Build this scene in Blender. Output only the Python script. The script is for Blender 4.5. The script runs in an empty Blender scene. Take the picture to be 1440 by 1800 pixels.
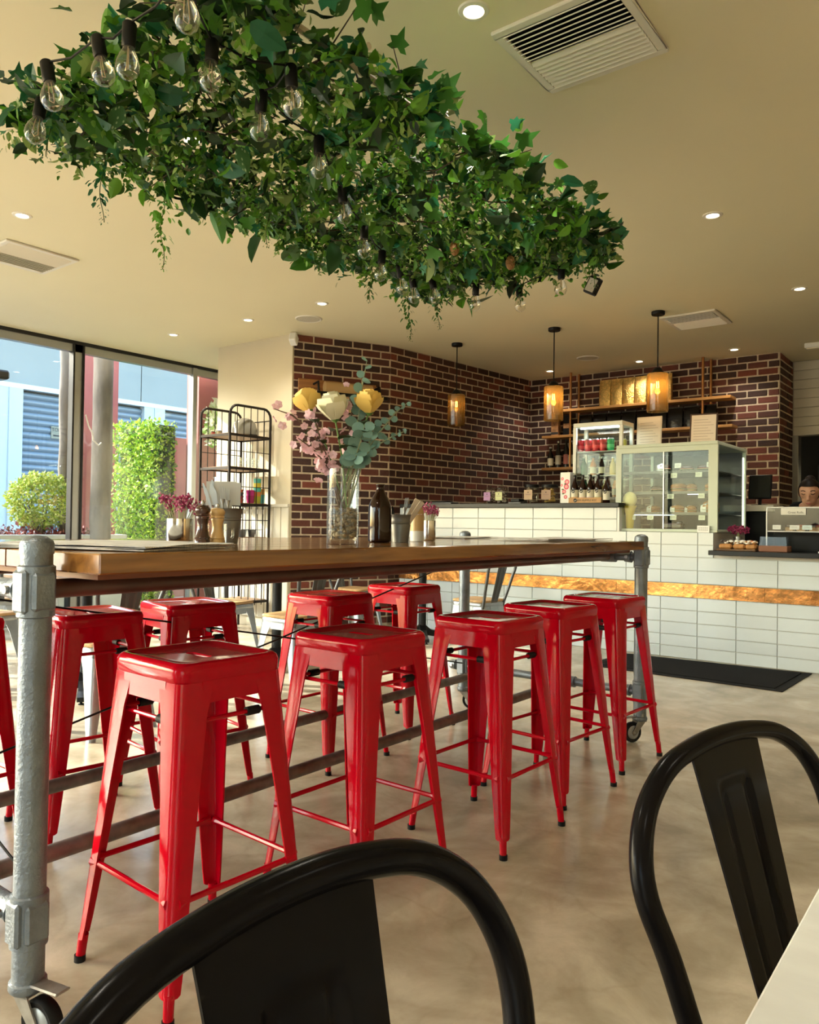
import bpy, bmesh, math, random
from math import sin, cos, pi, radians, sqrt, atan
from mathutils import Vector as V, Matrix, Quaternion

# ------------------------------------------------------------------ camera, world, sun, exposure
scene = bpy.context.scene
C = scene.collection
CAM_H, YAW, PITCH, ROLL, FPX = 1.08, radians(37.7), atan(22 / 1373.0), 0.0137, 1373.0
cam = bpy.data.cameras.new('camera')
cam.sensor_fit = 'HORIZONTAL'; cam.sensor_width = 36.0; cam.lens = FPX / 1440 * 36
cam.clip_start = 0.05; cam.clip_end = 200
cam_ob = bpy.data.objects.new('camera', cam); C.objects.link(cam_ob)
_f = V((-sin(YAW) * cos(PITCH), cos(YAW) * cos(PITCH), sin(PITCH)))
_r0 = V((cos(YAW), sin(YAW), 0)); _u0 = _r0.cross(_f)
_r = _r0 * cos(ROLL) + _u0 * sin(ROLL); _u = -_r0 * sin(ROLL) + _u0 * cos(ROLL)
cam_ob.matrix_world = Matrix(((_r.x, _u.x, -_f.x, 0), (_r.y, _u.y, -_f.y, 0), (_r.z, _u.z, -_f.z, CAM_H), (0, 0, 0, 1)))
scene.camera = cam_ob

vs = scene.view_settings
vs.view_transform = 'Standard'; vs.look = 'None'; vs.gamma = 1.0; vs.use_curve_mapping = False
vs.exposure = 0.55
scene.cycles.use_denoising = True
scene.cycles.max_bounces = 10
scene.cycles.transparent_max_bounces = 24
scene.cycles.sample_clamp_indirect = 6.0
scene.cycles.caustics_reflective = False; scene.cycles.caustics_refractive = False

SUN_DIR = V((-0.90, -0.43, 0)).normalized()          # where the sun stands, outside the glass front
SUN_EL = radians(28)
world = bpy.data.worlds.new('sky'); scene.world = world; world.use_nodes = True
wn = world.node_tree; wn.nodes.clear()
_o = wn.nodes.new('ShaderNodeOutputWorld'); _b = wn.nodes.new('ShaderNodeBackground'); _s = wn.nodes.new('ShaderNodeTexSky')
_s.sky_type = 'NISHITA'; _s.sun_disc = False; _s.sun_elevation = SUN_EL
_s.sun_rotation = math.atan2(SUN_DIR.x, SUN_DIR.y); _s.air_density = 1.2; _s.dust_density = 2.0; _s.ozone_density = 1.0
_b.inputs['Strength'].default_value = 1.25
wn.links.new(_s.outputs[0], _b.inputs[0]); wn.links.new(_b.outputs[0], _o.inputs[0])
sun = bpy.data.lights.new('sun', 'SUN'); sun.energy = 9.0; sun.angle = radians(0.6); sun.color = (1, 0.93, 0.82)
sun_ob = bpy.data.objects.new('sun', sun); C.objects.link(sun_ob)
_sd = V((SUN_DIR.x * cos(SUN_EL), SUN_DIR.y * cos(SUN_EL), sin(SUN_EL)))
sun_ob.rotation_euler = _sd.to_track_quat('Z', 'Y').to_euler(); sun_ob.location = (-14, -9, 12)

# ------------------------------------------------------------------ helpers
R = random.Random(7)
def lerp(a, b, t): return a + (b - a) * t

class MB:
    def __init__(s): s.v = []; s.f = []; s.mi = []; s.sm = []; s.cur = 0; s.smooth = False; s.col = None; s.cols = []
    def add(s, vs_, fs, smooth=None):
        n = len(s.v); s.v += [V(p) for p in vs_]
        for f in fs:
            s.f.append([i + n for i in f]); s.mi.append(s.cur); s.sm.append(s.smooth if smooth is None else smooth)
        if s.col is not None: s.cols += [s.col] * len(vs_)
        return s
    def box(s, x0, x1, y0, y1, z0, z1, M=None):
        p = [V((x, y, z)) for z in (z0, z1) for y in (y0, y1) for x in (x0, x1)]
        if M: p = [M @ q for q in p]
        return s.add(p, [(0, 2, 3, 1), (4, 5, 7, 6), (0, 1, 5, 4), (2, 6, 7, 3), (0, 4, 6, 2), (1, 3, 7, 5)], False)
    def loft(s, rings, closed=True, cap0=False, cap1=False, smooth=True):
        n = len(rings[0]); vv = [p for r in rings for p in r]; ff = []
        for i in range(len(rings) - 1):
            for j in range(n if closed else n - 1):
                k = (j + 1) % n
                ff.append((i * n + j, i * n + k, (i + 1) * n + k, (i + 1) * n + j))
        s.add(vv, ff, smooth)
        if cap0: s.add(rings[0], [tuple(range(n))[::-1]], False)
        if cap1: s.add(rings[-1], [tuple(range(n))], False)
        return s
    def tube(s, pts, r, n=8, closed=False, caps=True, flat=None):
        P = [V(p) for p in pts]; m = len(P)
        rr = r if isinstance(r, (list, tuple)) else [r] * m
        T = []
        for i in range(m):
            a = P[i - 1] if (i > 0 or closed) else P[i]; b = P[(i + 1) % m] if (i < m - 1 or closed) else P[i]
            T.append((b - a).normalized())
        u = T[0].orthogonal().normalized(); rings = []
        for i in range(m):
            if i: u = (u - T[i] * u.dot(T[i])); u = u.normalized() if u.length > 1e-6 else T[i].orthogonal().normalized()
            w = T[i].cross(u)
            rings.append([P[i] + (u * cos(2 * pi * j / n) + w * sin(2 * pi * j / n)) * rr[i] for j in range(n)])
        if closed: rings.append(rings[0])
        s.loft(rings, True, caps and not closed, caps and not closed)
        return s
    def cyl(s, p0, p1, r0, r1=None, n=16): return s.tube([p0, p1], [r0, r0 if r1 is None else r1], n)
    def lathe(s, prof, n=24, c=(0, 0, 0), cap0=True, cap1=True):
        rings = [[V((c[0] + r * cos(2 * pi * j / n), c[1] + r * sin(2 * pi * j / n), c[2] + z)) for j in range(n)] for r, z in prof]
        return s.loft(rings, True, cap0, cap1)
    def prism(s, poly, z0, z1, M=None):
        n = len(poly)
        a = [V((x, y, z0)) for x, y in poly]; b = [V((x, y, z1)) for x, y in poly]
        if M: a = [M @ p for p in a]; b = [M @ p for p in b]
        s.loft([a, b], True, True, True, False); return s
    def ball(s, c, r, n=12, m=8, sx=1, sy=1, sz=1):
        rings = []
        for i in range(m + 1):
            t = pi * (0.02 + 0.96 * i / m) - pi / 2
            rings.append([V((c[0] + sx * r * cos(t) * cos(2 * pi * j / n), c[1] + sy * r * cos(t) * sin(2 * pi * j / n), c[2] + sz * r * sin(t))) for j in range(n)])
        return s.loft(rings, True, True, True)
    def xf(s, M): s.v = [M @ p for p in s.v]; return s
    def mesh(s, name, mats, bevel=0, seg=1):
        me = bpy.data.meshes.new(name); me.from_pydata([tuple(p) for p in s.v], [], s.f)
        for m in (mats if isinstance(mats, (list, tuple)) else [mats]): me.materials.append(m)
        me.polygons.foreach_set('material_index', s.mi); me.polygons.foreach_set('use_smooth', s.sm)
        if s.cols:
            at = me.color_attributes.new('col', 'FLOAT_COLOR', 'POINT')
            at.data.foreach_set('color', [c for q in s.cols for c in (q[0], q[1], q[2], 1.0)])
        if bevel:
            bm = bmesh.new(); bm.from_mesh(me)
            bmesh.ops.remove_doubles(bm, verts=bm.verts, dist=1e-5)
            es = [e for e in bm.edges if len(e.link_faces) == 2 and e.calc_face_angle(0) > 0.6]
            bmesh.ops.bevel(bm, geom=es, offset=bevel, segments=seg, profile=0.5, affect='EDGES', clamp_overlap=True)
            if seg > 1:
                for f in bm.faces: f.smooth = False
            bm.to_mesh(me); bm.free()
        if any(s.sm): me.set_sharp_from_angle(angle=.75)
        me.update(); return me
    def build(s, name, mats, parent=None, loc=None, bevel=0, seg=1, rz=0, label=None):
        return ob(name, s.mesh(name, mats, bevel, seg), parent, loc, rz, label)

def ob(name, data, parent=None, loc=None, rz=0, label=None):
    o = bpy.data.objects.new(name, data); C.objects.link(o)
    if parent: o.parent = parent
    if loc is not None: o.location = loc
    if rz: o.rotation_euler = (0, 0, rz)
    if label: o['label'] = label
    return o
def tag(o, label, cat, group=None, kind=None):
    o['label'] = label; o['category'] = cat
    if group: o['group'] = group
    if kind: o['kind'] = kind
    return o
def thing(name, label, cat, loc=(0, 0, 0), rz=0, group=None):
    o = bpy.data.objects.new(name, None); C.objects.link(o); o.empty_display_size = .05
    o.location = loc; o.rotation_euler = (0, 0, rz)
    return tag(o, label, cat, group)
def struct(o): o['kind'] = 'structure'; return o
def copy_tree(o, parent=None):
    c = o.copy(); C.objects.link(c)
    if parent: c.parent = parent
    for ch in o.children: copy_tree(ch, c)
    return c
def again(src, label, loc, rz=0, group=None):
    c = copy_tree(src); c.location = loc; c.rotation_euler = (0, 0, rz); c['label'] = label
    if group: c['group'] = group
    return c
def rrect(hx, hy, r, z, n=5):
    out = []
    for cx, cy, a0 in ((hx - r, hy - r, 0), (-hx + r, hy - r, pi / 2), (-hx + r, -hy + r, pi), (hx - r, -hy + r, 1.5 * pi)):
        for i in range(n + 1):
            a = a0 + pi / 2 * i / n
            out.append(V((cx + r * cos(a), cy + r * sin(a), z)))
    return out

# ------------------------------------------------------------------ materials (all procedural)
MT = {}
def mat(name, col, rough=.5, metal=0., var=0., vs_=6., bump=0., bs=60., spec=.5, coat=0., objrand=0., emis=None, es=0., trans=0., col2=None, vthr=None, stretch=None):
    if name in MT: return MT[name]
    m = bpy.data.materials.new(name); m.use_nodes = True; nt = m.node_tree; N = nt.nodes; L = nt.links
    b = N['Principled BSDF']
    b.inputs['Roughness'].default_value = rough; b.inputs['Metallic'].default_value = metal
    b.inputs['Specular IOR Level'].default_value = spec; b.inputs['Coat Weight'].default_value = coat; b.inputs['Coat Roughness'].default_value = .08
    if trans: b.inputs['Transmission Weight'].default_value = trans
    if emis: b.inputs['Emission Color'].default_value = (*emis, 1); b.inputs['Emission Strength'].default_value = es
    b.inputs['Base Color'].default_value = (*col, 1)
    src = None
    tc = N.new('ShaderNodeTexCoord'); vec = tc.outputs['Object']
    if stretch:
        mp = N.new('ShaderNodeMapping'); mp.inputs['Scale'].default_value = stretch; L.new(vec, mp.inputs[0]); vec = mp.outputs[0]
    if var:
        nz = N.new('ShaderNodeTexNoise'); nz.inputs['Scale'].default_value = vs_; nz.inputs['Detail'].default_value = 6; L.new(vec, nz.inputs['Vector'])
        cr = N.new('ShaderNodeValToRGB'); c2 = col2 or tuple(max(0, c * (1 - var)) for c in col); c1 = col if col2 else tuple(min(1, c * (1 + var * .6)) for c in col)
        lo, hi = vthr or (.3, .7)
        cr.color_ramp.elements[0].position = lo; cr.color_ramp.elements[0].color = (*c2, 1)
        cr.color_ramp.elements[1].position = hi; cr.color_ramp.elements[1].color = (*c1, 1)
        L.new(nz.outputs['Fac'], cr.inputs[0]); src = cr.outputs[0]
    if objrand:
        oi = N.new('ShaderNodeObjectInfo'); hs = N.new('ShaderNodeHueSaturation')
        mr = N.new('ShaderNodeMapRange'); mr.inputs['To Min'].default_value = 1 - objrand; mr.inputs['To Max'].default_value = 1 + objrand
        L.new(oi.outputs['Random'], mr.inputs['Value']); L.new(mr.outputs[0], hs.inputs['Value'])
        if src: L.new(src, hs.inputs['Color'])
        else: hs.inputs['Color'].default_value = (*col, 1)
        src = hs.outputs[0]
    if src: L.new(src, b.inputs['Base Color'])
    if bump:
        n2 = N.new('ShaderNodeTexNoise'); n2.inputs['Scale'].default_value = bs; n2.inputs['Detail'].default_value = 4; L.new(vec, n2.inputs['Vector'])
        bp = N.new('ShaderNodeBump'); bp.inputs['Strength'].default_value = bump; bp.inputs['Distance'].default_value = .01
        L.new(n2.outputs['Fac'], bp.inputs['Height']); L.new(bp.outputs[0], b.inputs['Normal'])
    MT[name] = m; return m
def wood(name, c1, c2, rough=.4, scale=(40, 2.0, 40), coat=0., objrand=0.):
    if name in MT: return MT[name]
    m = mat(name, c1, rough, coat=coat); nt = m.node_tree; N = nt.nodes; L = nt.links; b = N['Principled BSDF']
    tc = N.new('ShaderNodeTexCoord'); mp = N.new('ShaderNodeMapping'); mp.inputs['Scale'].default_value = scale
    oi = N.new('ShaderNodeObjectInfo'); ad = N.new('ShaderNodeVectorMath'); ad.operation = 'ADD'; sc = N.new('ShaderNodeVectorMath'); sc.operation = 'SCALE'
    cb = N.new('ShaderNodeCombineXYZ'); L.new(oi.outputs['Random'], cb.inputs[0]); L.new(oi.outputs['Random'], cb.inputs[1]); L.new(oi.outputs['Random'], cb.inputs[2])
    L.new(cb.outputs[0], sc.inputs[0]); sc.inputs['Scale'].default_value = 17
    L.new(tc.outputs['Object'], ad.inputs[0]); L.new(sc.outputs[0], ad.inputs[1]); L.new(ad.outputs[0], mp.inputs[0])
    nz = N.new('ShaderNodeTexNoise'); nz.inputs['Scale'].default_value = 1.0; nz.inputs['Detail'].default_value = 5; nz.inputs['Distortion'].default_value = .6
    L.new(mp.outputs[0], nz.inputs['Vector'])
    cr = N.new('ShaderNodeValToRGB'); cr.color_ramp.elements[0].position = .36; cr.color_ramp.elements[0].color = (*c2, 1)
    cr.color_ramp.elements[1].position = .62; cr.color_ramp.elements[1].color = (*c1, 1); L.new(nz.outputs['Fac'], cr.inputs[0])
    src = cr.outputs[0]
    if objrand:
        hs = N.new('ShaderNodeHueSaturation'); mr = N.new('ShaderNodeMapRange'); mr.inputs['To Min'].default_value = 1 - objrand; mr.inputs['To Max'].default_value = 1 + objrand
        L.new(oi.outputs['Random'], mr.inputs['Value']); L.new(mr.outputs[0], hs.inputs['Value']); L.new(src, hs.inputs['Color']); src = hs.outputs[0]
    L.new(src, b.inputs['Base Color'])
    return m
def glass(name, tint=(1, 1, 1), refl=1.0, rough=.0, ior=1.45):
    if name in MT: return MT[name]
    m = bpy.data.materials.new(name); m.use_nodes = True; nt = m.node_tree; N = nt.nodes; L = nt.links; N.clear()
    o = N.new('ShaderNodeOutputMaterial'); mx = N.new('ShaderNodeMixShader'); t = N.new('ShaderNodeBsdfTransparent'); g = N.new('ShaderNodeBsdfGlossy')
    lw = N.new('ShaderNodeLayerWeight'); pw = N.new('ShaderNodeMath'); pw.operation = 'POWER'; pw.inputs[1].default_value = 4.0
    mu = N.new('ShaderNodeMath'); mu.operation = 'MULTIPLY_ADD'; mu.inputs[1].default_value = min(1, .75 * refl); mu.inputs[2].default_value = .035 * refl; mu.use_clamp = True
    L.new(lw.outputs['Facing'], pw.inputs[0]); L.new(pw.outputs[0], mu.inputs[0]); L.new(mu.outputs[0], mx.inputs[0])
    t.inputs[0].default_value = (*tint, 1); g.inputs['Roughness'].default_value = rough; g.inputs[0].default_value = (1, 1, 1, 1)
    L.new(t.outputs[0], mx.inputs[1]); L.new(g.outputs[0], mx.inputs[2]); L.new(mx.outputs[0], o.inputs[0])
    MT[name] = m; return m
def leafmat(name, col, attr=False, rnd=.25, rough=.4):
    if name in MT: return MT[name]
    m = bpy.data.materials.new(name); m.use_nodes = True; nt = m.node_tree; N = nt.nodes; L = nt.links
    b = N['Principled BSDF']; b.inputs['Roughness'].default_value = rough; b.inputs['Specular IOR Level'].default_value = .35
    o = N['Material Output']; mx = N.new('ShaderNodeMixShader'); mx.inputs[0].default_value = .22; tr = N.new('ShaderNodeBsdfTranslucent')
    if attr:
        a = N.new('ShaderNodeAttribute'); a.attribute_name = 'col'; src = a.outputs['Color']
    else:
        oi = N.new('ShaderNodeObjectInfo'); hs = N.new('ShaderNodeHueSaturation'); hs.inputs['Color'].default_value = (*col, 1)
        mr = N.new('ShaderNodeMapRange'); mr.inputs['To Min'].default_value = 1 - rnd; mr.inputs['To Max'].default_value = 1 + rnd
        L.new(oi.outputs['Random'], mr.inputs['Value']); L.new(mr.outputs[0], hs.inputs['Value']); src = hs.outputs[0]
    L.new(src, b.inputs['Base Color']); L.new(src, tr.inputs[0])
    L.new(b.outputs[0], mx.inputs[1]); L.new(tr.outputs[0], mx.inputs[2]); L.new(mx.outputs[0], o.inputs[0])
    MT[name] = m; return m
def text(body, size, name, m, parent, M):
    cu = bpy.data.curves.new('t', 'FONT'); cu.body = body; cu.size = size; cu.align_x = 'CENTER'; cu.align_y = 'CENTER'; cu.extrude = .0004
    t = bpy.data.objects.new('t', cu); C.objects.link(t)
    dg = bpy.context.evaluated_depsgraph_get(); me = bpy.data.meshes.new_from_object(t.evaluated_get(dg)); me.name = name
    bpy.data.objects.remove(t); bpy.data.curves.remove(cu)
    me.transform(M); me.materials.clear(); me.materials.append(m)
    return ob(name, me, parent)
FACE_NEG_Y = Matrix(((1, 0, 0, 0), (0, 0, -1, 0), (0, 1, 0, 0), (0, 0, 0, 1)))      # lettering that faces -Y
FACE_POS_X = Matrix(((0, 0, 1, 0), (1, 0, 0, 0), (0, 1, 0, 0), (0, 0, 0, 1)))       # lettering that faces +X

m_black = mat('black_metal', (.008, .008, .009), .35, spec=.25)
m_blackp = mat('black_plastic', (.006, .006, .0065), .45, spec=.2)
m_rubber = mat('black_rubber', (.006, .006, .0065), .6, spec=.2)
m_white = mat('white_paint', (.8, .8, .78), .4)
m_steel = mat('brushed_steel', (.42, .42, .41), .33, 1., var=.1, vs_=30, stretch=(1, 1, .05))
m_glass = glass('clear_glass', (.97, .99, .98))
m_paper = mat('paper', (.78, .77, .72), .8, var=.05)
m_ink = mat('ink', (.02, .02, .02), .7)
m_cream = mat('cream_paint', (.60, .53, .385), .75, var=.04, vs_=2)
# ------------------------------------------------------------------ the setting
CEIL = 3.0
# polished concrete floor
m_floor = mat('polished_concrete', (.47, .41, .32), .24, spec=.5)
nt = m_floor.node_tree; N = nt.nodes; L = nt.links; b = N['Principled BSDF']
tc = N.new('ShaderNodeTexCoord')
n1 = N.new('ShaderNodeTexNoise'); n1.inputs['Scale'].default_value = 2.0; n1.inputs['Detail'].default_value = 8; n1.inputs['Distortion'].default_value = 1.2
n2 = N.new('ShaderNodeTexNoise'); n2.inputs['Scale'].default_value = 4.5; n2.inputs['Detail'].default_value = 11; n2.inputs['Roughness'].default_value = .7; n2.inputs['Distortion'].default_value = .5
n3 = N.new('ShaderNodeTexVoronoi'); n3.feature = 'DISTANCE_TO_EDGE'; n3.inputs['Scale'].default_value = 2.2
for n in (n1, n2, n3): L.new(tc.outputs['Object'], n.inputs['Vector'])
c1 = N.new('ShaderNodeValToRGB'); c1.color_ramp.elements[0].position = .38; c1.color_ramp.elements[0].color = (.335, .285, .205, 1); c1.color_ramp.elements[1].position = .61; c1.color_ramp.elements[1].color = (.52, .465, .36, 1)
L.new(n1.outputs['Fac'], c1.inputs[0])
nw = N.new('ShaderNodeTexNoise'); nw.inputs['Scale'].default_value = 3; nw.inputs['Detail'].default_value = 5; L.new(tc.outputs['Object'], nw.inputs['Vector'])
vm = N.new('ShaderNodeVectorMath'); vm.operation = 'MULTIPLY_ADD'; vm.inputs[1].default_value = (.35, .35, 0); L.new(nw.outputs['Color'], vm.inputs[0]); L.new(tc.outputs['Object'], vm.inputs[2]); L.new(vm.outputs[0], n3.inputs['Vector'])
ck = N.new('ShaderNodeValToRGB'); ck.color_ramp.elements[0].position = .0; ck.color_ramp.elements[0].color = (.72, .69, .64, 1); ck.color_ramp.elements[1].position = .03; ck.color_ramp.elements[1].color = (1, 1, 1, 1); L.new(n3.outputs['Distance'], ck.inputs[0])
c2 = N.new('ShaderNodeValToRGB'); c2.color_ramp.elements[0].position = .34; c2.color_ramp.elements[0].color = (.80, .78, .74, 1); c2.color_ramp.elements[1].position = .66; c2.color_ramp.elements[1].color = (1.10, 1.09, 1.08, 1)
L.new(n2.outputs['Fac'], c2.inputs[0])
mx = N.new('ShaderNodeMix'); mx.data_type = 'RGBA'; mx.blend_type = 'MULTIPLY'; mx.inputs[0].default_value = 1
L.new(c1.outputs[0], mx.inputs[6]); L.new(c2.outputs[0], mx.inputs[7]); m3 = N.new('ShaderNodeMix'); m3.data_type = 'RGBA'; m3.blend_type = 'MULTIPLY'; m3.inputs[0].default_value = .28
L.new(mx.outputs[2], m3.inputs[6]); L.new(ck.outputs[0], m3.inputs[7]); L.new(m3.outputs[2], b.inputs['Base Color'])
rr = N.new('ShaderNodeMapRange'); rr.inputs['To Min'].default_value = .20; rr.inputs['To Max'].default_value = .30
L.new(n2.outputs['Fac'], rr.inputs['Value']); L.new(rr.outputs[0], b.inputs['Roughness'])
fl = struct(MB().box(-8.2, 3.2, -4.7, 12, -.2, 0).build('floor', m_floor))
m_ceil = mat('ceiling_paint', (.80, .735, .515), .7, var=.03, vs_=.8)
ce = struct(MB().box(-8.2, 3.2, -4.7, 12, CEIL, CEIL + .25).build('ceiling', m_ceil))

# solid walls
struct(MB().box(3, 3.2, -4.7, 12, 0, CEIL).build('wall_right', m_cream))
wc = struct(MB().box(-6.95, -5.775, 5.5, 7.4, 0, CEIL).build('wall_cream', m_cream))
m_wains = mat('painted_boards', (.74, .70, .60), .5)
for k in range(10):
    x = -6.93 + k * .116
    MB().box(x, x + .106, 5.478, 5.4995, .1, 1.24).build('board', m_wains, wc, bevel=.006)
MB().box(-6.94, -5.78, 5.47, 5.4995, 1.24, 1.27).build('cap_rail', m_wains, wc)
struct(MB().box(-8.1, -6.95, 7.3, 7.5, 0, CEIL).build('wall_recess', m_cream))

# brick walls: mortar body + every brick
def brickmat():
    m = mat('brick_face', (.10, .035, .022), .8, var=.45, vs_=25, bump=.5, bs=70)
    nt = m.node_tree; N = nt.nodes; L = nt.links; b = N['Principled BSDF']
    oi = N.new('ShaderNodeObjectInfo'); cr = N.new('ShaderNodeValToRGB'); e = cr.color_ramp.elements
    e[0].position = 0; e[0].color = (.020, .010, .008, 1); e[1].position = 1; e[1].color = (.19, .040, .022, 1)
    for p, c in ((.3, (.032, .013, .010)), (.55, (.052, .017, .012)), (.72, (.08, .023, .015)), (.88, (.13, .033, .02))):
        q = e.new(p); q.color = (*c, 1)
    L.new(oi.outputs['Random'], cr.inputs[0])
    old = b.inputs['Base Color'].links[0].from_socket
    mx = N.new('ShaderNodeMix'); mx.data_type = 'RGBA'; mx.blend_type = 'MIX'; mx.inputs[0].default_value = .22
    L.new(cr.outputs[0], mx.inputs[6]); L.new(old, mx.inputs[7]); L.new(mx.outputs[2], b.inputs['Base Color'])
    return m
m_brick = brickmat()
m_mortar = mat('mortar', (.56, .46, .34), .9, var=.2, vs_=30, bump=.4, bs=120)
BL, BH, BG = .200, .063, .0155
def brick_mesh(l):
    return MB().box(0, l, -.006, .01, 0, BH).mesh('brick', m_brick, bevel=.005)
BM = {}
def brick_wall(name, p0, p1, zlo, zhi, body, seed, anchor=0):
    rg = random.Random(seed)
    p0 = V((*p0, 0)); p1 = V((*p1, 0)); d = (p1 - p0); ln = d.length; d.normalize(); nrm = V((d.y, -d.x, 0))   # bricks face nrm
    ang = math.atan2(d.y, d.x)
    # backing body
    bb = MB(); q = [p0, p1, p1 - nrm * body, p0 - nrm * body]
    bb.loft([[V((v.x, v.y, 0)) for v in q], [V((v.x, v.y, CEIL)) for v in q]], True, True, True, False)
    w = struct(bb.build(name, m_mortar))
    cnt = 0; extra = MB(); row = 0; z = CEIL - BH - .006
    while z > 0:
        off = (BL + BG) / 2 if row % 2 else 0
        x = -off if not anchor else (ln % (BL + BG)) - (BL + BG) - off
        while x < ln - .02:
            a = max(x, .001); e = min(x + BL, ln - .001)
            if e - a > .018:
                l = round(e - a, 3)
                j = rg.uniform(-.002, .002); zz = z + rg.uniform(-.0015, .0015)
                if z > zlo and z < zhi:
                    if l not in BM: BM[l] = brick_mesh(l)
                    o = ob('brick', BM[l], w, p0 + d * a + nrm * j + V((0, 0, zz)), ang); cnt += 1
                else:
                    Mx = Matrix.Translation(p0 + d * a + V((0, 0, zz))) @ Matrix.Rotation(ang, 4, 'Z')
                    extra.box(0, l, -.006, .01, 0, BH, Mx)
            x += BL + BG
        z -= BH + BG; row += 1
    if extra.v:
        e = extra.build('brick_courses', m_brick, w); e['kind'] = 'stuff'
    return w
# a wall runs so that its bricks face the room
brick_wall('wall_brick_angled', (-5.775, 5.52), (-5.30, 6.49), .0, 3.1, .15, 3)
brick_wall('wall_brick_side', (-5.30, 6.49), (-5.04, 9.10), 1.22, 3.1, .15, 4)
brick_wall('wall_brick_back', (-5.04, 9.10), (-2.0, 9.10), 1.36, 3.1, .6, 5, 1)
brick_wall('wall_brick_return', (-1.995, 9.107), (-1.995, 9.70), .8, 3.1, .1, 6)

# kitchen behind: tiled bulkhead over an opening, steel jamb, dark back wall
m_tilew = mat('white_wall_tile', (.70, .66, .56), .3)
wk = struct(MB().box(-2.0, 3, 9.72, 9.85, 2.15, CEIL).build('wall_bulkhead', mat('grout', (.5, .46, .38), .8)))
for r_ in range(8):
    for c_ in range(6):
        x0 = -1.985 + c_ * .62; z0 = 2.152 + r_ * .106
        MB().box(x0, x0 + .614, 9.708, 9.7195, z0, z0 + .1).build('tile', m_tilew, wk, bevel=.003)
struct(MB().box(-2.0, -1.93, 9.70, 9.86, 0, 2.15).build('trim_1', mat('steel_jamb', (.55, .55, .52), .3, 1.), bevel=.004))
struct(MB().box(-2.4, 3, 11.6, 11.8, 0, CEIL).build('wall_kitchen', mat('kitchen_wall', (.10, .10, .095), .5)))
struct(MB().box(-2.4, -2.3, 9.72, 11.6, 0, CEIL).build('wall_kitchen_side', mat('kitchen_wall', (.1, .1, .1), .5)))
kt = thing('kitchen_cabinet', 'tall stainless steel kitchen cabinet in the dark doorway behind the woman', 'cabinet', (-1.45, 11.2, 0))
MB().box(-.5, .6, -.3, .3, .1, 1.9).build('body', mat('dark_steel', (.22, .22, .21), .35, .9, var=.2), kt, bevel=.01)
for k in (0, 1): MB().box(-.47 + .54 * k, .03 + .54 * k, -.325, -.302, .15, 1.85).build('door', mat('dark_steel', (.2, .2, .2), .35, .9), kt, bevel=.006)
MB().tube([(.02, -.35, .9), (.02, -.35, 1.3)], .008).build('handle', m_steel, kt)
MB().tube([(.02, -.35, .92), (.02, -.322, .92)], .006).build('handle_post', m_steel, kt)

# glass front towards the street (X = -8) and behind the viewer (Y = -4.5)
m_frame = mat('window_frame_black', (.012, .012, .013), .4, .4)
m_alu = mat('window_frame_grey', (.36, .37, .36), .35, .6)
m_wglass = glass('window_glass', (.93, .96, .95), 1.0)
ys = [-4.5, -3.0, -1.5, 0.0, 1.5, 2.95, 4.44, 5.95, 7.3]
for k in range(len(ys) - 1):
    a, e = ys[k], ys[k + 1]
    f = MB()
    f.box(-8.05, -7.95, a, e, 2.965, 3.0); f.box(-8.05, -7.95, a, e, 0, .07)
    w = struct(f.build('window_%d' % (k + 1), m_frame))
    MB().box(-8.045, -7.97, a, e, 2.885, 2.965).build('transom', m_alu, w)
    MB().box(-8.012, -8.0, a + .012, e - .012, .07, 2.885).build('pane', m_wglass, w)
    j = MB()
    if abs(a - 4.44) < .01:
        j.box(-8.04, -7.95, a - .065, a - .045, .07, 2.965); j.box(-8.04, -7.95, a + .045, a + .065, .07, 2.965)
        MB().box(-8.03, -7.97, a - .045, a + .045, .07, 2.965).build('mullion_core', m_alu, w)
    else:
        j.box(-8.04, -7.95, a - .03, a + .03, .07, 2.965)
    j.build('mullion', m_frame if abs(a - 5.95) > .01 else m_alu, w)
xs = [-8.0, -6.2, -4.4, -2.6]
struct(MB().box(-2.6, 0.9, -4.6, -4.45, 0, CEIL).build('wall_rear', m_cream))  # unseen stretch kept solid to cut fill light and reflections
for k, (a, e) in enumerate(list(zip(xs[:-1], xs[1:])) + [(.95, 3.0)]):  # last bay: unseen opening added to bring cool daylight onto the marble table
    f = MB(); f.box(a, e, -4.55, -4.45, 2.9, 3.0); f.box(a, e, -4.55, -4.45, 0, .07); f.box(a - .03, a + .03, -4.55, -4.45, .07, 2.9)
    w = struct(f.build('window_%d' % (k + 20), m_frame))
    MB().box(a + .03, e - .03, -4.51, -4.5, .07, 2.9).build('pane', m_wglass, w)

# ------------------------------------------------------------------ outside
m_pave = mat('pavement', (.42, .40, .37), .85, var=.2, vs_=4)
struct(MB().box(-40, -8.06, -20, 22, -.22, -.02).build('ground', m_pave))
struct(MB().box(-8.06, 12, -20, -4.72, -.22, -.02).build('ground_back', m_pave))
wh = thing('warehouse', 'blue-grey warehouse with roller doors across the lane outside', 'building', (-17, 0, 0))
m_fas = mat('fascia_panel', (.19, .215, .21), .5, var=.06, vs_=1)
m_shut = mat('shutter_blue', (.13, .17, .205), .4, .2)
m_post = mat('post_pale', (.34, .39, .39), .5)
for k in range(12):
    y0 = -2.6 + k * 1.96
    MB().box(-.25, 0, y0 + .01, y0 + 1.95, 4.01, 5.7).build('fascia_panel', m_fas, wh, bevel=.004)
MB().box(-.5, -.25, -2.6, 20.9, -.02, 5.65).build('wall', mat('warehouse_wall', (.2, .26, .3), .7), wh)
MB().box(-.25, .04, -2.6, 20.9, 3.90, 4.008).build('beam', mat('beam_grey', (.46, .50, .50), .6), wh)
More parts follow.
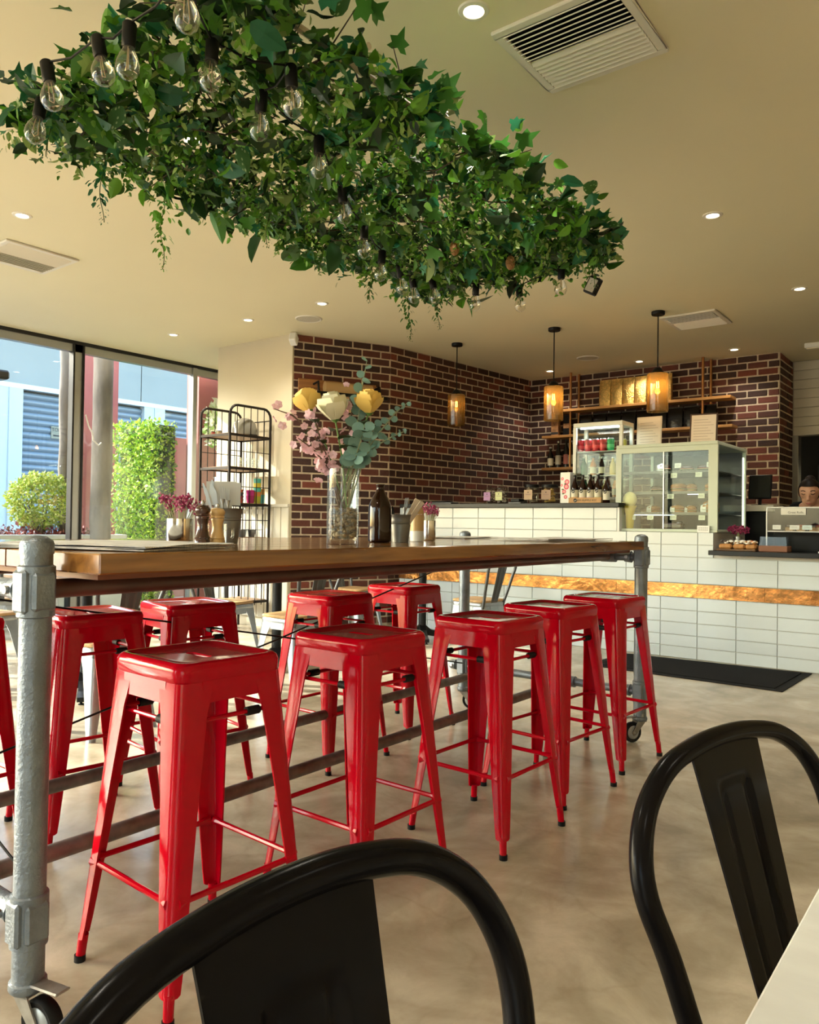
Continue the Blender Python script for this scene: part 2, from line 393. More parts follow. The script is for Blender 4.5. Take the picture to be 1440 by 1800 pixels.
for y0 in (-2.1, 1.24, 4.58, 7.91, 11.48, 14.9, 18.3):
    MB().box(-.2, .06, y0 - .0, y0 + .3, -.02, 3.9).build('door_post', m_post, wh, bevel=.01)
    MB().box(-.15, .03, y0 - .28, y0, -.02, 3.9).build('door_post_return', mat('post_grey', (.36, .42, .45), .6), wh)
for y0, y1 in ((-1.8, .96), (1.54, 4.3), (4.88, 7.63), (8.21, 11.2), (11.78, 14.62), (15.2, 18.02)):
    s = MB(); n = 27; hh = 3.86 / n
    for i in range(n):
        z = i * hh
        pr = [V((-.12, 0, z)), V((-.085, 0, z + hh * .25)), V((-.075, 0, z + hh * .55)), V((-.09, 0, z + hh * .85)), V((-.12, 0, z + hh))]
        s.loft([[V((p.x, y0, p.z)) for p in pr], [V((p.x, y1, p.z)) for p in pr]], False)
    o = s.build('shutter_slats', m_shut, wh)
sg = thing('toilet_sign', 'small dark sign reading TOILET on the blue roller door', 'sign', (-17.078, 9.09, 3.04))
MB().box(0, .015, -.19, .19, -.14, .14).build('plate', mat('sign_olive', (.16, .16, .12), .5), sg, bevel=.004)
text('TOILET', .11, 'lettering', m_ink, sg, Matrix.Translation((.017, 0, .06)) @ FACE_POS_X)
ar = MB(); ar.prism([(-.14, -.016), (.06, -.016), (.06, -.045), (.14, 0), (.06, .045), (.06, .016), (-.14, .016)], 0, .001, Matrix.Translation((.016, 0, -.07)) @ FACE_POS_X)
ar.build('arrow', m_ink, sg)
# red painted wall pieces of the neighbouring frontage
m_red = mat('red_render', (.36, .10, .085), .7, var=.15, vs_=3)
struct(MB().box(-10.45, -10.2, 5.75, 6.30, -.02, 4.2).build('trim_2', m_red))
struct(MB().box(-9.9, -9.65, 6.75, 7.5, -.02, 2.3).build('wall_red_low', m_red))
struct(MB().box(-8.75, -8.5, 6.42, 7.2, -.02, 4.2).build('trim_3', m_red))
# white planter with hedge, red leaved bedding and two trunks
pl = thing('planter_box', 'long white planter box outside the glass front', 'planter', (-8.95, 3.2, -.02))
q = MB(); q.box(-.3, -.26, -2.9, 2.3, 0, .93); q.box(.26, .3, -2.9, 2.3, 0, .93); q.box(-.26, .26, -2.9, -2.86, 0, .93); q.box(-.26, .26, 2.26, 2.3, 0, .93)
q.build('box', m_white, pl, bevel=.008)
MB().box(-.26, .26, -2.86, 2.26, .6, .86).build('soil', mat('soil', (.05, .035, .025), .95, bump=.6), pl)
def leaf_cloud(pts_fn, n, size, cols, rg, long=1.8):
    s = MB()
    for i in range(n):
        p = V(pts_fn(rg)); l = rg.uniform(*size); w = l / long
        u = V((rg.gauss(0, 1), rg.gauss(0, 1), rg.gauss(0, 1))).normalized(); v = u.orthogonal().normalized()
        v = Quaternion(u, rg.uniform(0, 6.28)) @ v; nn = u.cross(v)
        c = rg.choice(cols); k = rg.uniform(.75, 1.25); s.col = tuple(x * k for x in c)
        s.add([p, p + u * l * .5 + v * w * .5 + nn * l * .08, p + u * l, p + u * l * .5 - v * w * .5 + nn * l * .08], [(0, 1, 2), (0, 2, 3)])
    return s
m_leafa = leafmat('leaf_vertex', (0, 0, 0), attr=True)
m_twig = mat('twig', (.09, .06, .03), .8)
def bush(name, label, cat, c, r, n, size, cols, seed, base):
    rg = random.Random(seed); t = thing(name, label, cat, (c[0], c[1], base))
    def f(rg):
        u = V((rg.gauss(0, 1), rg.gauss(0, 1), rg.gauss(0, 1))).normalized() * rg.uniform(.72, 1.03) 
        return (u.x * r[0], u.y * r[1], c[2] - base + u.z * r[2])
    o = leaf_cloud(f, n, size, cols, rg).build('foliage', m_leafa, t); o['kind'] = 'stuff'
    st = MB()
    for i in range(7):
        a = i * .9; st.tube([(0, 0, 0), (cos(a) * r[0] * .3, sin(a) * r[1] * .3, (c[2] - base) * .6), (cos(a) * r[0] * .6, sin(a) * r[1] * .6, c[2] - base)], [.015, .01, .005], 5)
    st.build('stem', m_twig, t); return t
YG = [(.34, .42, .05), (.45, .50, .08), (.25, .36, .05), (.5, .5, .14)]
bush('hedge_shrub', 'rounded yellow-green shrub growing in the white planter', 'shrub', (-9.0, 4.60, 1.30), (.28, .40, .34), 3800, (.03, .06), YG, 11, .84)
def redbed(rg): return (rg.uniform(-.2, .22), rg.uniform(-2.8, 2.2), .9 + abs(rg.gauss(0, .07)))
rb = thing('bedding_plants', 'low dark red leaved bedding along the white planter', 'plants', (-8.95, 3.2, .82))
o = leaf_cloud(lambda g: (g.uniform(-.2, .24), g.uniform(-2.8, 2.2), .03 + abs(g.gauss(0, .07))), 3000, (.03, .075), [(.22, .03, .03), (.1, .015, .02), (.35, .08, .06), (.14, .05, .03)], random.Random(3)).build('foliage', m_leafa, rb); o['kind'] = 'stuff'
m_bark = mat('bark_pale', (.19, .155, .125), .9, var=.45, vs_=7, bump=.7, bs=18, stretch=(1, 1, .35))
def trunk(label, x, y, r, z0, lean, seed):
    rg = random.Random(seed); t = thing('tree_trunk', label, 'tree', (x, y, z0))
    pts = [(lean * z * .2 + rg.uniform(-.01, .01), rg.uniform(-.012, .012), z) for z in [i * .3 for i in range(17)]]
    MB().tube(pts, [r * (1.05 - .01 * i) * rg.uniform(.95, 1.05) for i in range(17)], 14).build('trunk', m_bark, t)
    for k in range(5): MB().tube([pts[-1], (pts[-1][0] + cos(k * 1.3) * .7, sin(k * 1.3) * .7, 5.6)], [r * .4, r * .1], 6).build('branch', m_bark, t)
    cr = leaf_cloud(lambda g: (g.gauss(0, .7), g.gauss(0, .7), 5.7 + g.gauss(0, .3)), 700, (.06, .12), [(.08, .18, .03), (.12, .25, .05)], rg).build('crown', m_leafa, t); cr['kind'] = 'stuff'
trunk('slim pale tree trunk rising behind the black mullion', -9.0, 4.86, .055, .8, -.05, 5)
trunk('thick grey-brown tree trunk just outside the glass', -8.62, 5.12, .115, .8, 0, 6)
gw = thing('vertical_garden', 'bright green vertical garden panel outside the window', 'plants', (-9.05, 6.08, -.02))
MB().box(-.60, .30, -.06, .16, 0, 2.35).build('panel', mat('green_backing', (.03, .05, .02), .9), gw)
GW = [(.30, .48, .03), (.40, .56, .05), (.20, .38, .03), (.5, .6, .08), (.12, .26, .03)]
def gwf(g):
    f = g.random()
    if f < .8: return (g.uniform(-.64, .34), -.08 - abs(g.gauss(0, .06)), g.uniform(.02, 2.42))
    return (g.choice((-.63, .32)) + g.gauss(0, .02), g.uniform(-.1, .16), g.uniform(0, 2.4))
o = leaf_cloud(gwf, 8000, (.03, .07), GW, random.Random(8), 1.6).build('foliage', m_leafa, gw); o['kind'] = 'stuff'
ht = thing('outdoor_heater', 'black slanted heater hanging outside near the top of the glass', 'heater', (-8.6, 3.78, 2.62))
MB().box(-.09, .09, -.4, .2, -.045, .05).build('housing', m_black, ht, bevel=.02)
MB().tube([(0, -.3, .05), (0, -.3, 1.2)], .012).build('rod', m_steel, ht); MB().tube([(0, .1, .05), (0, .1, 1.2)], .012).build('rod', m_steel, ht)
MB().box(-.07, .07, -.36, .16, -.05, -.046).build('grille', mat('grille_grey', (.1, .1, .1), .4, .8), ht)
tag(MB().tube([(-7.94, 4.52, 2.22), (-7.93, 4.55, 2.1), (-7.92, 4.59, 2.03), (-7.92, 4.6, 1.95), (-7.91, 4.66, 1.9), (-7.91, 4.69, 1.93)], .008, 6).build('cable', m_white), 'short white cable dangling beside the black mullion', 'cable')
# ------------------------------------------------------------------ ceiling fittings
m_lens = mat('lamp_lens', (1, .95, .85), .3, emis=(1, .86, .62), es=9)
m_trim = mat('fitting_white', (.78, .74, .64), .45)
def downlight(label, x, y, e=26):
    t = thing('downlight', label, 'ceiling light', (x, y, CEIL), 0, 'recessed downlights')
    MB().lathe([(.036, -.003), (.040, -.008), (.056, -.006), (.06, -.0005)], 28, cap0=False, cap1=False).build('rim', m_trim, t)
    MB().lathe([(.001, -.004), (.037, -.004)], 24, cap0=True, cap1=False).build('lens', m_lens, t)
    l = bpy.data.lights.new('downlight_lamp', 'SPOT'); l.energy = e; l.spot_size = radians(125); l.spot_blend = .8; l.color = (1, .91, .77); l.shadow_soft_size = .04
    o = ob('lamp', l, t, (0, 0, -.02))
E1 = 42
for lab, x, y in (('round downlight near the top of the picture beside the large vent', -1.593, 2.411), ('round downlight right of the garland tip', -1.457, 4.88), ('round downlight at the far left above the small vent', -4.953, 2.367),
                  ('downlight glimpsed under the left edge of the garland', -3.27, 2.40), ('downlight left of the round ceiling speaker above the flowers', -5.741, 4.883),
                  ('small downlight nearest the window, above the thick trunk', -6.833, 4.831), ('downlight right of the round ceiling speaker above the flowers', -4.774, 4.886),
                  ('bright downlight over the pillar end of the back brick wall', -2.359, 8.691), ('bright downlight over the middle of the gold bags', -3.414, 8.715), ('bright downlight over the brick corner behind the middle pendant', -4.526, 8.654),
                  ('downlight at the right edge near the square vent', -1.344, 6.775)):
    downlight(lab, x, y, E1 if y < 6 else 24)
for k, (x, y) in enumerate(((1.6, 2.4), (-1.55, -.1), (-4.95, -.1), (1.6, -.1), (-1.55, -2.6), (-4.95, -2.6), (1.6, 4.9), (.9, 7.0))):  # unseen downlights added as fill light, continuing the ceiling grid
    downlight('added fill downlight over the unseen part of the room, spot %s' % 'abcdefgh'[k], x, y, E1)
def vent(label, x0, x1, y0, y1, n, axis):
    cx, cy = (x0 + x1) / 2, (y0 + y1) / 2; hx, hy = (x1 - x0) / 2, (y1 - y0) / 2
    t = thing('ceiling_vent', label, 'vent', (cx, cy, CEIL), 0, 'square ceiling vents'); w = .035
    f = MB(); f.box(-hx, hx, -hy, -hy + w, -.016, -.0005); f.box(-hx, hx, hy - w, hy, -.016, -.0005); f.box(-hx, -hx + w, -hy + w, hy - w, -.016, -.0005); f.box(hx - w, hx, -hy + w, hy - w, -.016, -.0005)
    f.build('frame', m_trim, t, bevel=.004)
    MB().box(-hx + w, hx - w, -hy + w, hy - w, -.003, -.001).build('backing', m_blackp, t)
    me = None
    span = 2 * (hy - w) if axis == 'x' else 2 * (hx - w); p = span / n
    for i in range(n):
        c = -span / 2 + (i + .5) * p; a = radians(33 if i < n / 2 else -33)
        if i == n // 2 - 1: c -= p * .12
        if axis == 'x':
            Mx = Matrix.Translation((0, c, -.013)) @ Matrix.Rotation(a, 4, 'X'); s = MB().box(-hx + w, hx - w, -p * .43, p * .43, -.002, .002, Mx)
        else:
            Mx = Matrix.Translation((c, 0, -.013)) @ Matrix.Rotation(a, 4, 'Y'); s = MB().box(-p * .43, p * .43, -hy + w, hy - w, -.002, .002, Mx)
        s.build('slat', m_trim, t)
    return t
vent('large square louvred vent at the top of the picture', -1.61, -1.09, 2.555, 3.07, 16, 'x')
vent('louvred vent at the far left edge of the ceiling', -5.97, -5.45, 2.50, 3.03, 14, 'y')
vent('louvred vent above the right pendant lamp', -2.55, -2.06, 6.98, 7.52, 12, 'x')
def speaker(label, x, y):
    t = thing('ceiling_speaker', label, 'speaker', (x, y, CEIL))
    MB().lathe([(.10, -.001), (.118, -.010), (.125, -.006), (.128, -.0005)], 32, cap0=False, cap1=False).build('ring', m_trim, t)
    MB().lathe([(.001, -.007), (.105, -.007)], 32, cap1=False).build('grille', mat('speaker_grille', (.70, .65, .52), .7, bump=.8, bs=400), t)
speaker('flush round ceiling speaker above the flower vase', -5.234, 5.185)
speaker('flush round ceiling speaker over the counter beside the middle downlight', -3.82, 8.219)
t = thing('strip_light', 'thin white strip light at the right edge over the kitchen', 'ceiling light', (-1.2, 8.85, CEIL)); MB().box(-.5, .8, -.05, .05, -.05, -.001).build('housing', m_white, t, bevel=.005)
MB().box(-.48, .78, -.035, .035, -.06, -.051).build('diffuser', mat('strip_lens', (.9, .85, .7), .4), t)
t = thing('spot_speaker', 'little white angled speaker at the top corner of the brick wall', 'speaker', (-5.73, 5.47, 2.93))
MB().box(-.035, .035, -.05, .05, -.05, .05, Matrix.Rotation(.5, 4, 'Z') @ Matrix.Rotation(-.5, 4, 'X')).build('case', m_white, t, bevel=.008); MB().tube([(0, .0, .04), (0, .03, .069)], .008).build('bracket', m_white, t)
# pendants over the counter
m_amber = glass('smoked_amber_glass', (.70, .59, .37), 2.2, .03, 1.6)
_n = m_amber.node_tree; _tr = _n.nodes.new('ShaderNodeBsdfTranslucent'); _tr.inputs[0].default_value = (.68, .52, .28, 1); _m = _n.nodes.new('ShaderNodeMixShader'); _m.inputs[0].default_value = .12
_out = [q for q in _n.nodes if q.type == 'OUTPUT_MATERIAL'][0]; _old = _out.inputs[0].links[0].from_socket
_n.links.new(_old, _m.inputs[1]); _n.links.new(_tr.outputs[0], _m.inputs[2]); _n.links.new(_m.outputs[0], _out.inputs[0])
m_fil = mat('filament', (1, .7, .3), .4, emis=(1, .62, .22), es=60)
def pendant(label, x, y, ztop, zbot, e):
    t = thing('pendant_lamp', label, 'pendant lamp', (x, y, CEIL), 0, 'glass pendants over the counter'); a = ztop - CEIL; b_ = zbot - CEIL
    MB().lathe([(.001, -.0305), (.055, -.0305), (.058, -.026), (.058, -.001)], 24, cap1=True).build('ceiling_rose', m_blackp, t)
    MB().tube([(0, 0, -.03), (0, 0, a + .05)], .0055, 8).build('cord', m_blackp, t)
    MB().lathe([(.012, a + .055), (.03, a + .05), (.05, a + .02), (.055, a - .001)], 24).build('cap', m_blackp, t)
    sh = MB().lathe([(.05, a), (.085, a), (.093, a - .008), (.093, b_ + .01), (.088, b_), (.085, b_ + .004), (.088, b_ + .012), (.088, a - .012), (.05, a - .006)], 36, cap0=False, cap1=False).build('shade', m_amber, t)
    bu = MB().lathe([(.002, a - .16), (.02, a - .15), (.03, a - .12), (.026, a - .09), (.014, a - .055), (.013, a - .02)], 20).build('bulb', glass('bulb_amber', (.95, .8, .55), .6), t)
    MB().tube([(-.008, 0, a - .07), (-.01, 0, a - .125), (.01, 0, a - .125), (.008, 0, a - .07)], .003, 6).build('filament', m_fil, bu)
    l = bpy.data.lights.new('pendant_light', 'POINT'); l.energy = e; l.color = (1, .66, .3); l.shadow_soft_size = .025; ob('lamp', l, t, (0, 0, a - .11))
pendant('smoky glass pendant in front of the side brick wall, left of three', -4.65, 6.8, 2.455, 2.13, .35)
pendant('glowing amber glass pendant at the brick corner, middle of three', -3.515, 6.8, 2.43, 2.10, 3)
pendant('glowing amber glass pendant over the gold bags, right of three', -2.495, 6.8, 2.447, 2.108, 3)
# ------------------------------------------------------------------ the high timber table on galvanised pipe
m_galv = mat('galvanised_pipe', (.20, .23, .265), .40, .6, var=.25, vs_=18, bump=.25, bs=140)
m_brownpipe = mat('brown_pipe', (.10, .045, .035), .38, .1, var=.25, vs_=12)
m_railpipe = mat('worn_rail_pipe', (.17, .145, .135), .45, .35, var=.35, vs_=22)
m_top = wood('oiled_pine', (.33, .145, .035), (.15, .055, .013), .16, (22, 1.6, 22), coat=.5, objrand=.12)
TZ = 1.012
tb = thing('high_table', 'long high timber table on galvanised pipe legs with castors', 'table', (0, 0, 0))
PX = (-1.62, -1.495, -2.575, -2.62); PY = (.82, 3.865, 3.875, .83)     # posts: near end, far end, far end back, near end back
for k in range(6):
    x0 = -2.66 + k * .2
    MB().box(x0 + .0008, x0 + .1992, .868, 3.815, TZ - .043, TZ).build('plank', m_top, tb, bevel=.003)
MB().box(-2.60, -1.52, .90, 3.78, TZ - .058, TZ - .0435).build('underlay', mat('red_ply', (.20, .06, .03), .5), tb)
for x, y in zip(PX, PY):
    po = MB().tube([(x, y, .125), (x, y, 1.035)], .032, 28).build('post', m_galv, tb)
    MB().lathe([(.034, 1.008), (.034, 1.028), (.031, 1.036), (.018, 1.045), (.001, 1.047)], 28, (x, y, 0)).build('cap', m_galv, po)
    for z in (.93, .25):
        MB().lathe([(.0325, z - .055), (.0375, z - .052), (.0375, z + .052), (.0325, z + .055)], 24, (x, y, 0), False, False).build('collar', m_galv, po)
        dy = .03 if y < 2 else -.03
        q = MB(); q.box(x + .022, x + .040, y - .025, y + .025, z - .04, z + .04); q.build('clamp_plate', m_galv, po, bevel=.006)
        q = MB(); q.box(x - .025, x + .025, y - .040, y - .022, z - .045, z + .045); q.build('clamp_plate', m_galv, po, bevel=.006)
        MB().cyl((x - .05, y, z), (x - .085, y, z), .03, .026, 18).build('socket', m_galv, po)
        MB().cyl((x - .066, y - .028, z), (x - .066, y - .036, z), .009, .009, 8).build('screw', m_steel, po)
for a, b_ in ((0, 3), (1, 2)):
    for z in (.93, .25):
        MB().tube([(PX[a] - .033, PY[a], z), (PX[b_] + .033, PY[b_], z)], .021, 18).build('cross_rail', m_galv, tb)
for x in (-1.665, -2.50):
    MB().tube([(x, .845, .929), (x, 3.84, .929)], .0215, 18).build('long_rail', m_brownpipe, tb)
    for y in (.835, 3.855): MB().tube([(x - .04, y, .929), (x + .04, y, .929)], .029, 18).build('tee_fitting', m_galv, tb)
for x in (-1.895, -2.365):
    MB().tube([(x, .84, .25), (x, 3.85, .25)], .0215, 18).build('foot_rail', m_railpipe, tb)
    for y in (.828, 3.868): MB().tube([(x - .042, y, .25), (x + .042, y, .25)], .029, 18).build('tee_fitting', m_galv, tb)
for z0, z1 in ((.885, .27), (.27, .885)):
    MB().tube([(-2.56, .87, z0), (-2.54, 2.35, (z0 + z1) / 2 + (.008 if z0 > .5 else -.008)), (-2.56, 3.84, z1)], .0038, 6).build('brace_cable', m_blackp, tb)
MB().tube([(-2.54, 1.95, .62), (-2.54, 2.13, .59)], .009, 8).build('turnbuckle', m_steel, tb)
MB().tube([(-2.54, 2.6, .60), (-2.54, 2.78, .635)], .009, 8).build('turnbuckle', m_steel, tb)
MB().tube([(-1.64, .86, .27), (-2.0, .84, .42), (-2.56, .85, .62)], .003, 6).build('brace_cable', m_blackp, tb)
def caster(x, y, a):
    c = ob('caster', MB().lathe([(.030, .1285), (.037, .124), (.038, .112), (.034, .106), (.020, .1)], 24).mesh('caster', m_galv), tb, (x, y, 0), a)
    w = MB()
    for s in (-1, 1):
        w.prism([(-.025, .108), (.025, .108), (.062, .05), (.05, .036), (.036, .044)], .0, .004, Matrix.Translation((0, s * .021 + .002, 0)) @ Matrix(((1, 0, 0, 0), (0, 0, -1, 0), (0, 1, 0, 0), (0, 0, 0, 1))))
    w.box(-.026, .026, -.023, .023, .1, .108); w.build('fork', mat('cast_grey', (.28, .26, .23), .5, .6, var=.3, vs_=30), c)
    rot = Matrix.Translation((.048, 0, .0505)) @ Matrix.Rotation(pi / 2, 4, 'X')
    wh_ = MB().lathe([(.034, -.012), (.046, -.015), (.050, -.010), (.050, .010), (.046, .015), (.034, .012)], 32).xf(rot).build('wheel', m_rubber, c)
    MB().lathe([(.001, -.0165), (.02, -.0165), (.033, -.0135), (.034, -.0125), (.034, .0125), (.033, .0135), (.02, .0165), (.001, .0165)], 24).xf(rot).build('hub', mat('hub_grey', (.30, .31, .31), .4, .3), wh_)
    MB().tube([(.048, -.024, .0505), (.048, .024, .0505)], .006, 8).build('axle', m_steel, wh_)
    MB().box(.015, .115, -.018, .018, .1, .106, Matrix.Translation((0, 0, .02)) @ Matrix.Rotation(-.05, 4, 'Y')).build('brake_pedal', mat('cast_grey', (.3, .3, .3), .5), c, bevel=.003)
caster(PX[0], PY[0], radians(10)); caster(PX[1], PY[1], radians(-120)); caster(PX[2], PY[2], radians(20)); caster(PX[3], PY[3], radians(60))

# ------------------------------------------------------------------ red stools
m_redp = mat('red_enamel', (.43, .001, .010), .10, 0, spec=.18, coat=.05)
def ell(h, w, t, r, z, sx, sy, n=4):
    out = [(h - w, h), (h - r, h)]
    for i in range(1, n): a = pi / 2 - pi / 2 * i / n; out.append((h - r + r * cos(a), h - r + r * sin(a)))
    out += [(h, h - r), (h, h - w), (h - t, h - w), (h - t, h - r)]
    for i in range(1, n): a = pi / 2 * i / n; out.append((h - r + (r - t) * cos(a), h - r + (r - t) * sin(a)))
    out += [(h - r, h - t), (h - w, h - t)]
    return [V((x * sx, y * sy, z)) for x, y in out]
def sheet_leg(ztop, h0, h1, ws, r=.022):
    return [(z, h0 + (h1 - h0) * (ztop - z) / ztop, w) for z, w in ws]
def make_stool(label):
    t = thing('bar_stool', label, 'stool', (0, 0, 0), 0, 'red metal stools around the high table')
    s = MB()
    rings = [rrect(h, h, r, z) for h, r, z in ((.146, .036, .712), (.149, .037, .716), (.150, .037, .740), (.147, .037, .751), (.140, .036, .757), (.130, .032, .757), (.122, .03, .752), (.085, .03, .7495))]
    rings += [rrect(.046, .012, .0115, .7485), rrect(.043, .009, .0085, .745), rrect(.043, .009, .0085, .735)]
    s.loft(rings); s.build('seat', m_redp, t)
    for sx, sy in ((1, -1), (1, 1), (-1, 1), (-1, -1)):
        ws = [(.714, .088), (.665, .080), (.64, .074), (.45, .060), (.25, .048), (.10, .037), (.062, .033), (.058, .026)]
        rr = [ell(h, w, .005, min(.026, w * .6), z, sx, sy) for z, h, w in sheet_leg(.714, .147, .206, ws)]
        if sx * sy < 0: rr = [r[::-1] for r in rr]
        l = MB().loft(rr, True, True, True).build('leg', m_redp, t)
        MB().tube([(sx * .1875, sy * .1875, .066), (sx * .192, sy * .192, .012)], [.0125, .0115], 12).build('foot_tube', m_redp, l)
        MB().tube([(sx * .193, sy * .193, .016), (sx * .193, sy * .193, 0.0)], .0138, 12).build('rubber_foot', m_rubber, l)
    for k in range(4):
        Mz = Matrix.Rotation(k * pi / 2, 4, 'Z')
        MB().box(-.09, .09, -.1485, -.1445, .664, .715, Mz).build('apron', m_redp, t)
        MB().tube([Mz @ V(p) for p in ((-.165, -.178, .247), (-.14, -.177, .247), (.14, -.177, .247), (.165, -.178, .247))], [.013, .0075, .0075, .013], 8).build('foot_rail', m_redp, t)
        rd = MB().tube([Mz @ V(p) for p in ((-.12, -.135, .622), (.12, -.135, .622))], .0058, 8).build('brace_rod', m_redp, t)
        MB().tube([Mz @ V(p) for p in ((.045, -.135, .622), (.082, -.135, .622))], .011, 10).build('bumper', m_rubber, rd)
    return t
ST = [(-1.607, 1.227, -.05, 'red metal bar stool nearest the viewer, beside the near castor post'), (-1.561, 1.787, -.02, 'red metal bar stool on the near side, second from the castor post'),
      (-1.490, 2.408, -.035, 'red metal bar stool in the middle of the near side row'), (-1.530, 2.953, -.10, 'red metal bar stool on the near side, second from the far end'),
      (-1.531, 3.50, -.07, 'red metal bar stool at the far end of the near side, against the pipe leg'), (-2.775, 1.09, 0, 'red metal bar stool cut off by the left edge of the picture'),
      (-2.63, 1.523, -.14, 'red metal bar stool on the far side seen just right of the grey post'), (-2.66, 1.975, -.17, 'red metal bar stool on the far side behind the nearest stool'),
      (-2.515, 2.66, -.02, 'red metal bar stool on the far side behind the second near stool'), (-2.594, 3.32, -.01, 'red metal bar stool on the far side at the far end by the brick wall')]
s0 = make_stool(ST[0][3]); s0.location = (ST[0][0], ST[0][1], 0); s0.rotation_euler = (0, 0, ST[0][2])
for x, y, a, lab in ST[1:]: again(s0, lab, (x, y, 0), a)

# ------------------------------------------------------------------ metal chairs with hooped backs
m_gun = mat('dark_gunmetal', (.005, .0045, .005), .22, .0, var=.3, vs_=10, spec=.07)
m_grey = mat('galvanised_sheet', (.34, .37, .40), .3, .8, var=.2, vs_=9)
m_seatwood = wood('seat_wood', (.55, .36, .17), (.40, .24, .10), .45, (5, 30, 30))
def make_chair(label, mm, wooden, group, dark_back=None):
    t = thing('metal_chair', label, 'chair', (0, 0, 0), 0, group); mb_ = dark_back or mm
    s = MB(); s.loft([rrect(h, h, r, z) for h, r, z in ((.162, .05, .415), (.165, .05, .42), (.166, .05, .438), (.160, .048, .447), (.150, .045, .448), (.09, .04, .443))], True, False, True); s.build('seat_pan', mm, t)
    if wooden:
        w = MB(); w.loft([rrect(h, h, .045, z) for h, z in ((.160, .4485), (.164, .453), (.164, .464), (.160, .468))], True, True, True); w.build('seat', m_seatwood, t)
    for sx, sy in ((1, -1), (1, 1), (-1, 1), (-1, -1)):
        ws = [(.416, .12), (.39, .10), (.34, .082), (.2, .06), (.03, .036), (.0, .032)]
        rr = [ell(h, w, .005, min(.03, w * .6), z, sx, sy) for z, h, w in sheet_leg(.416, .160, .205, ws)]
        if sx * sy < 0: rr = [r[::-1] for r in rr]
        MB().loft(rr, True, True, True).build('leg', mm, t)
    for k in range(4):
        Mz = Matrix.Rotation(k * pi / 2, 4, 'Z'); MB().box(-.06, .06, -.164, -.160, .375, .418, Mz).build('apron', mm, t)
    wt, wb, zt, ti = .199, .15, .853, .276
    prof = [(wb, .40), (wb, .45), (wb + (wt - wb) * .45, .56), (wt * .93, .65), (wt, .715), (wt * .97, .76), (wt * .84, zt - .05), (wt * .6, zt - .018), (wt * .3, zt - .004), (0, zt)]
    pp = [V((x, -.16 - ti * (z - .45), z)) for x, z in prof] + [V((-x, -.16 - ti * (z - .45), z)) for x, z in prof[-2::-1]]
    # smooth the hoop (Catmull-Rom)
    sm = []
    for i in range(len(pp) - 1):
        p0, p1, p2, p3 = pp[max(i - 1, 0)], pp[i], pp[i + 1], pp[min(i + 2, len(pp) - 1)]
        for k in range(5):
            u = k / 5; sm.append(.5 * ((2 * p1) + (p2 - p0) * u + (2 * p0 - 5 * p1 + 4 * p2 - p3) * u * u + (3 * p1 - p0 - 3 * p2 + p3) * u ** 3))
    sm.append(pp[-1]); MB().tube(sm, .0125, 14).build('back_hoop', mb_, t)
    # pressed splat
    nu, nv = 28, 44; P = []; Q = []
    for j in range(nv + 1):
        v = j / nv; z = lerp(.43, zt - .006, v); hw = lerp(.045, .071, v)
        row = []
        for i in range(nu + 1):
            u = -1 + 2 * i / nu; x = u * hw
            zz = z - .010 * u * u * v ** 8
            dx = abs(x) - .022 - .006 * v; dz = max(.47 - z, z - (zt - .065)); 
            d = max(dx, dz) if (dx < 0 or dz < 0) else sqrt(dx * dx + dz * dz)
            k = max(0., 1 - abs(d) / .006); y = -.16 - ti * (zz - .45) - .006 * k + .0 * .004 * k - (.003 if d < 0 else 0)
            row.append(V((x, y, zz)))
        P.append(row)
    s = MB(); s.loft(P, False); s.loft([[p + V((0, -.003, 0)) for p in r[::-1]] for r in P], False)
    for e in (0, -1): s.loft([[r[e] for r in P], [r[e] + V((0, -.003, 0)) for r in P]], False)
    s.build('back_splat', mb_, t)
    return t
c1 = make_chair('black metal chair with hooped back in the foreground, cut by the bottom edge', m_gun, False, 'black chairs at the marble table')
c1.location = (-.088, .326, 0); c1.rotation_euler = (0, 0, -1.642)
again(c1, 'black metal chair with hooped back at the right, tucked under the marble table', (-.03, .985, 0), -1.80).scale = (1.12, 1, .957)
GR = 'grey metal chairs with wooden seats'
g1 = make_chair('grey metal chair with wooden seat beside the white tiled counter', m_grey, True, GR, mat('chair_back_grey', (.10, .105, .11), .4, .6))
g1.location = (-3.55, 5.55, 0); g1.rotation_euler = (0, 0, radians(88))
BGCH = [(-4.85, 3.95, -85, 'grey metal chair with wooden seat seen just left of the slim black table column'), (-3.85, 3.72, 92, 'grey metal chair with wooden seat right of the slim black table column'),
        (-3.75, 2.25, 95, 'grey metal chair behind the far side stools, near the left end of the high table'), (-5.35, 2.35, -80, 'grey metal chair facing the viewer across the left rear table'),
        (-4.98, 5.62, -85, 'grey metal chair against the brick wall behind the farthest red stools'), (-6.15, 1.7, 100, 'grey metal chair near the window at the left edge'), (-6.3, 2.9, 60, 'grey metal chair turned sideways near the window'), (-7.2, 3.6, -70, 'grey metal chair right by the glass front')]
for x, y, a, lab in BGCH: again(g1, lab, (x, y, 0), radians(a))
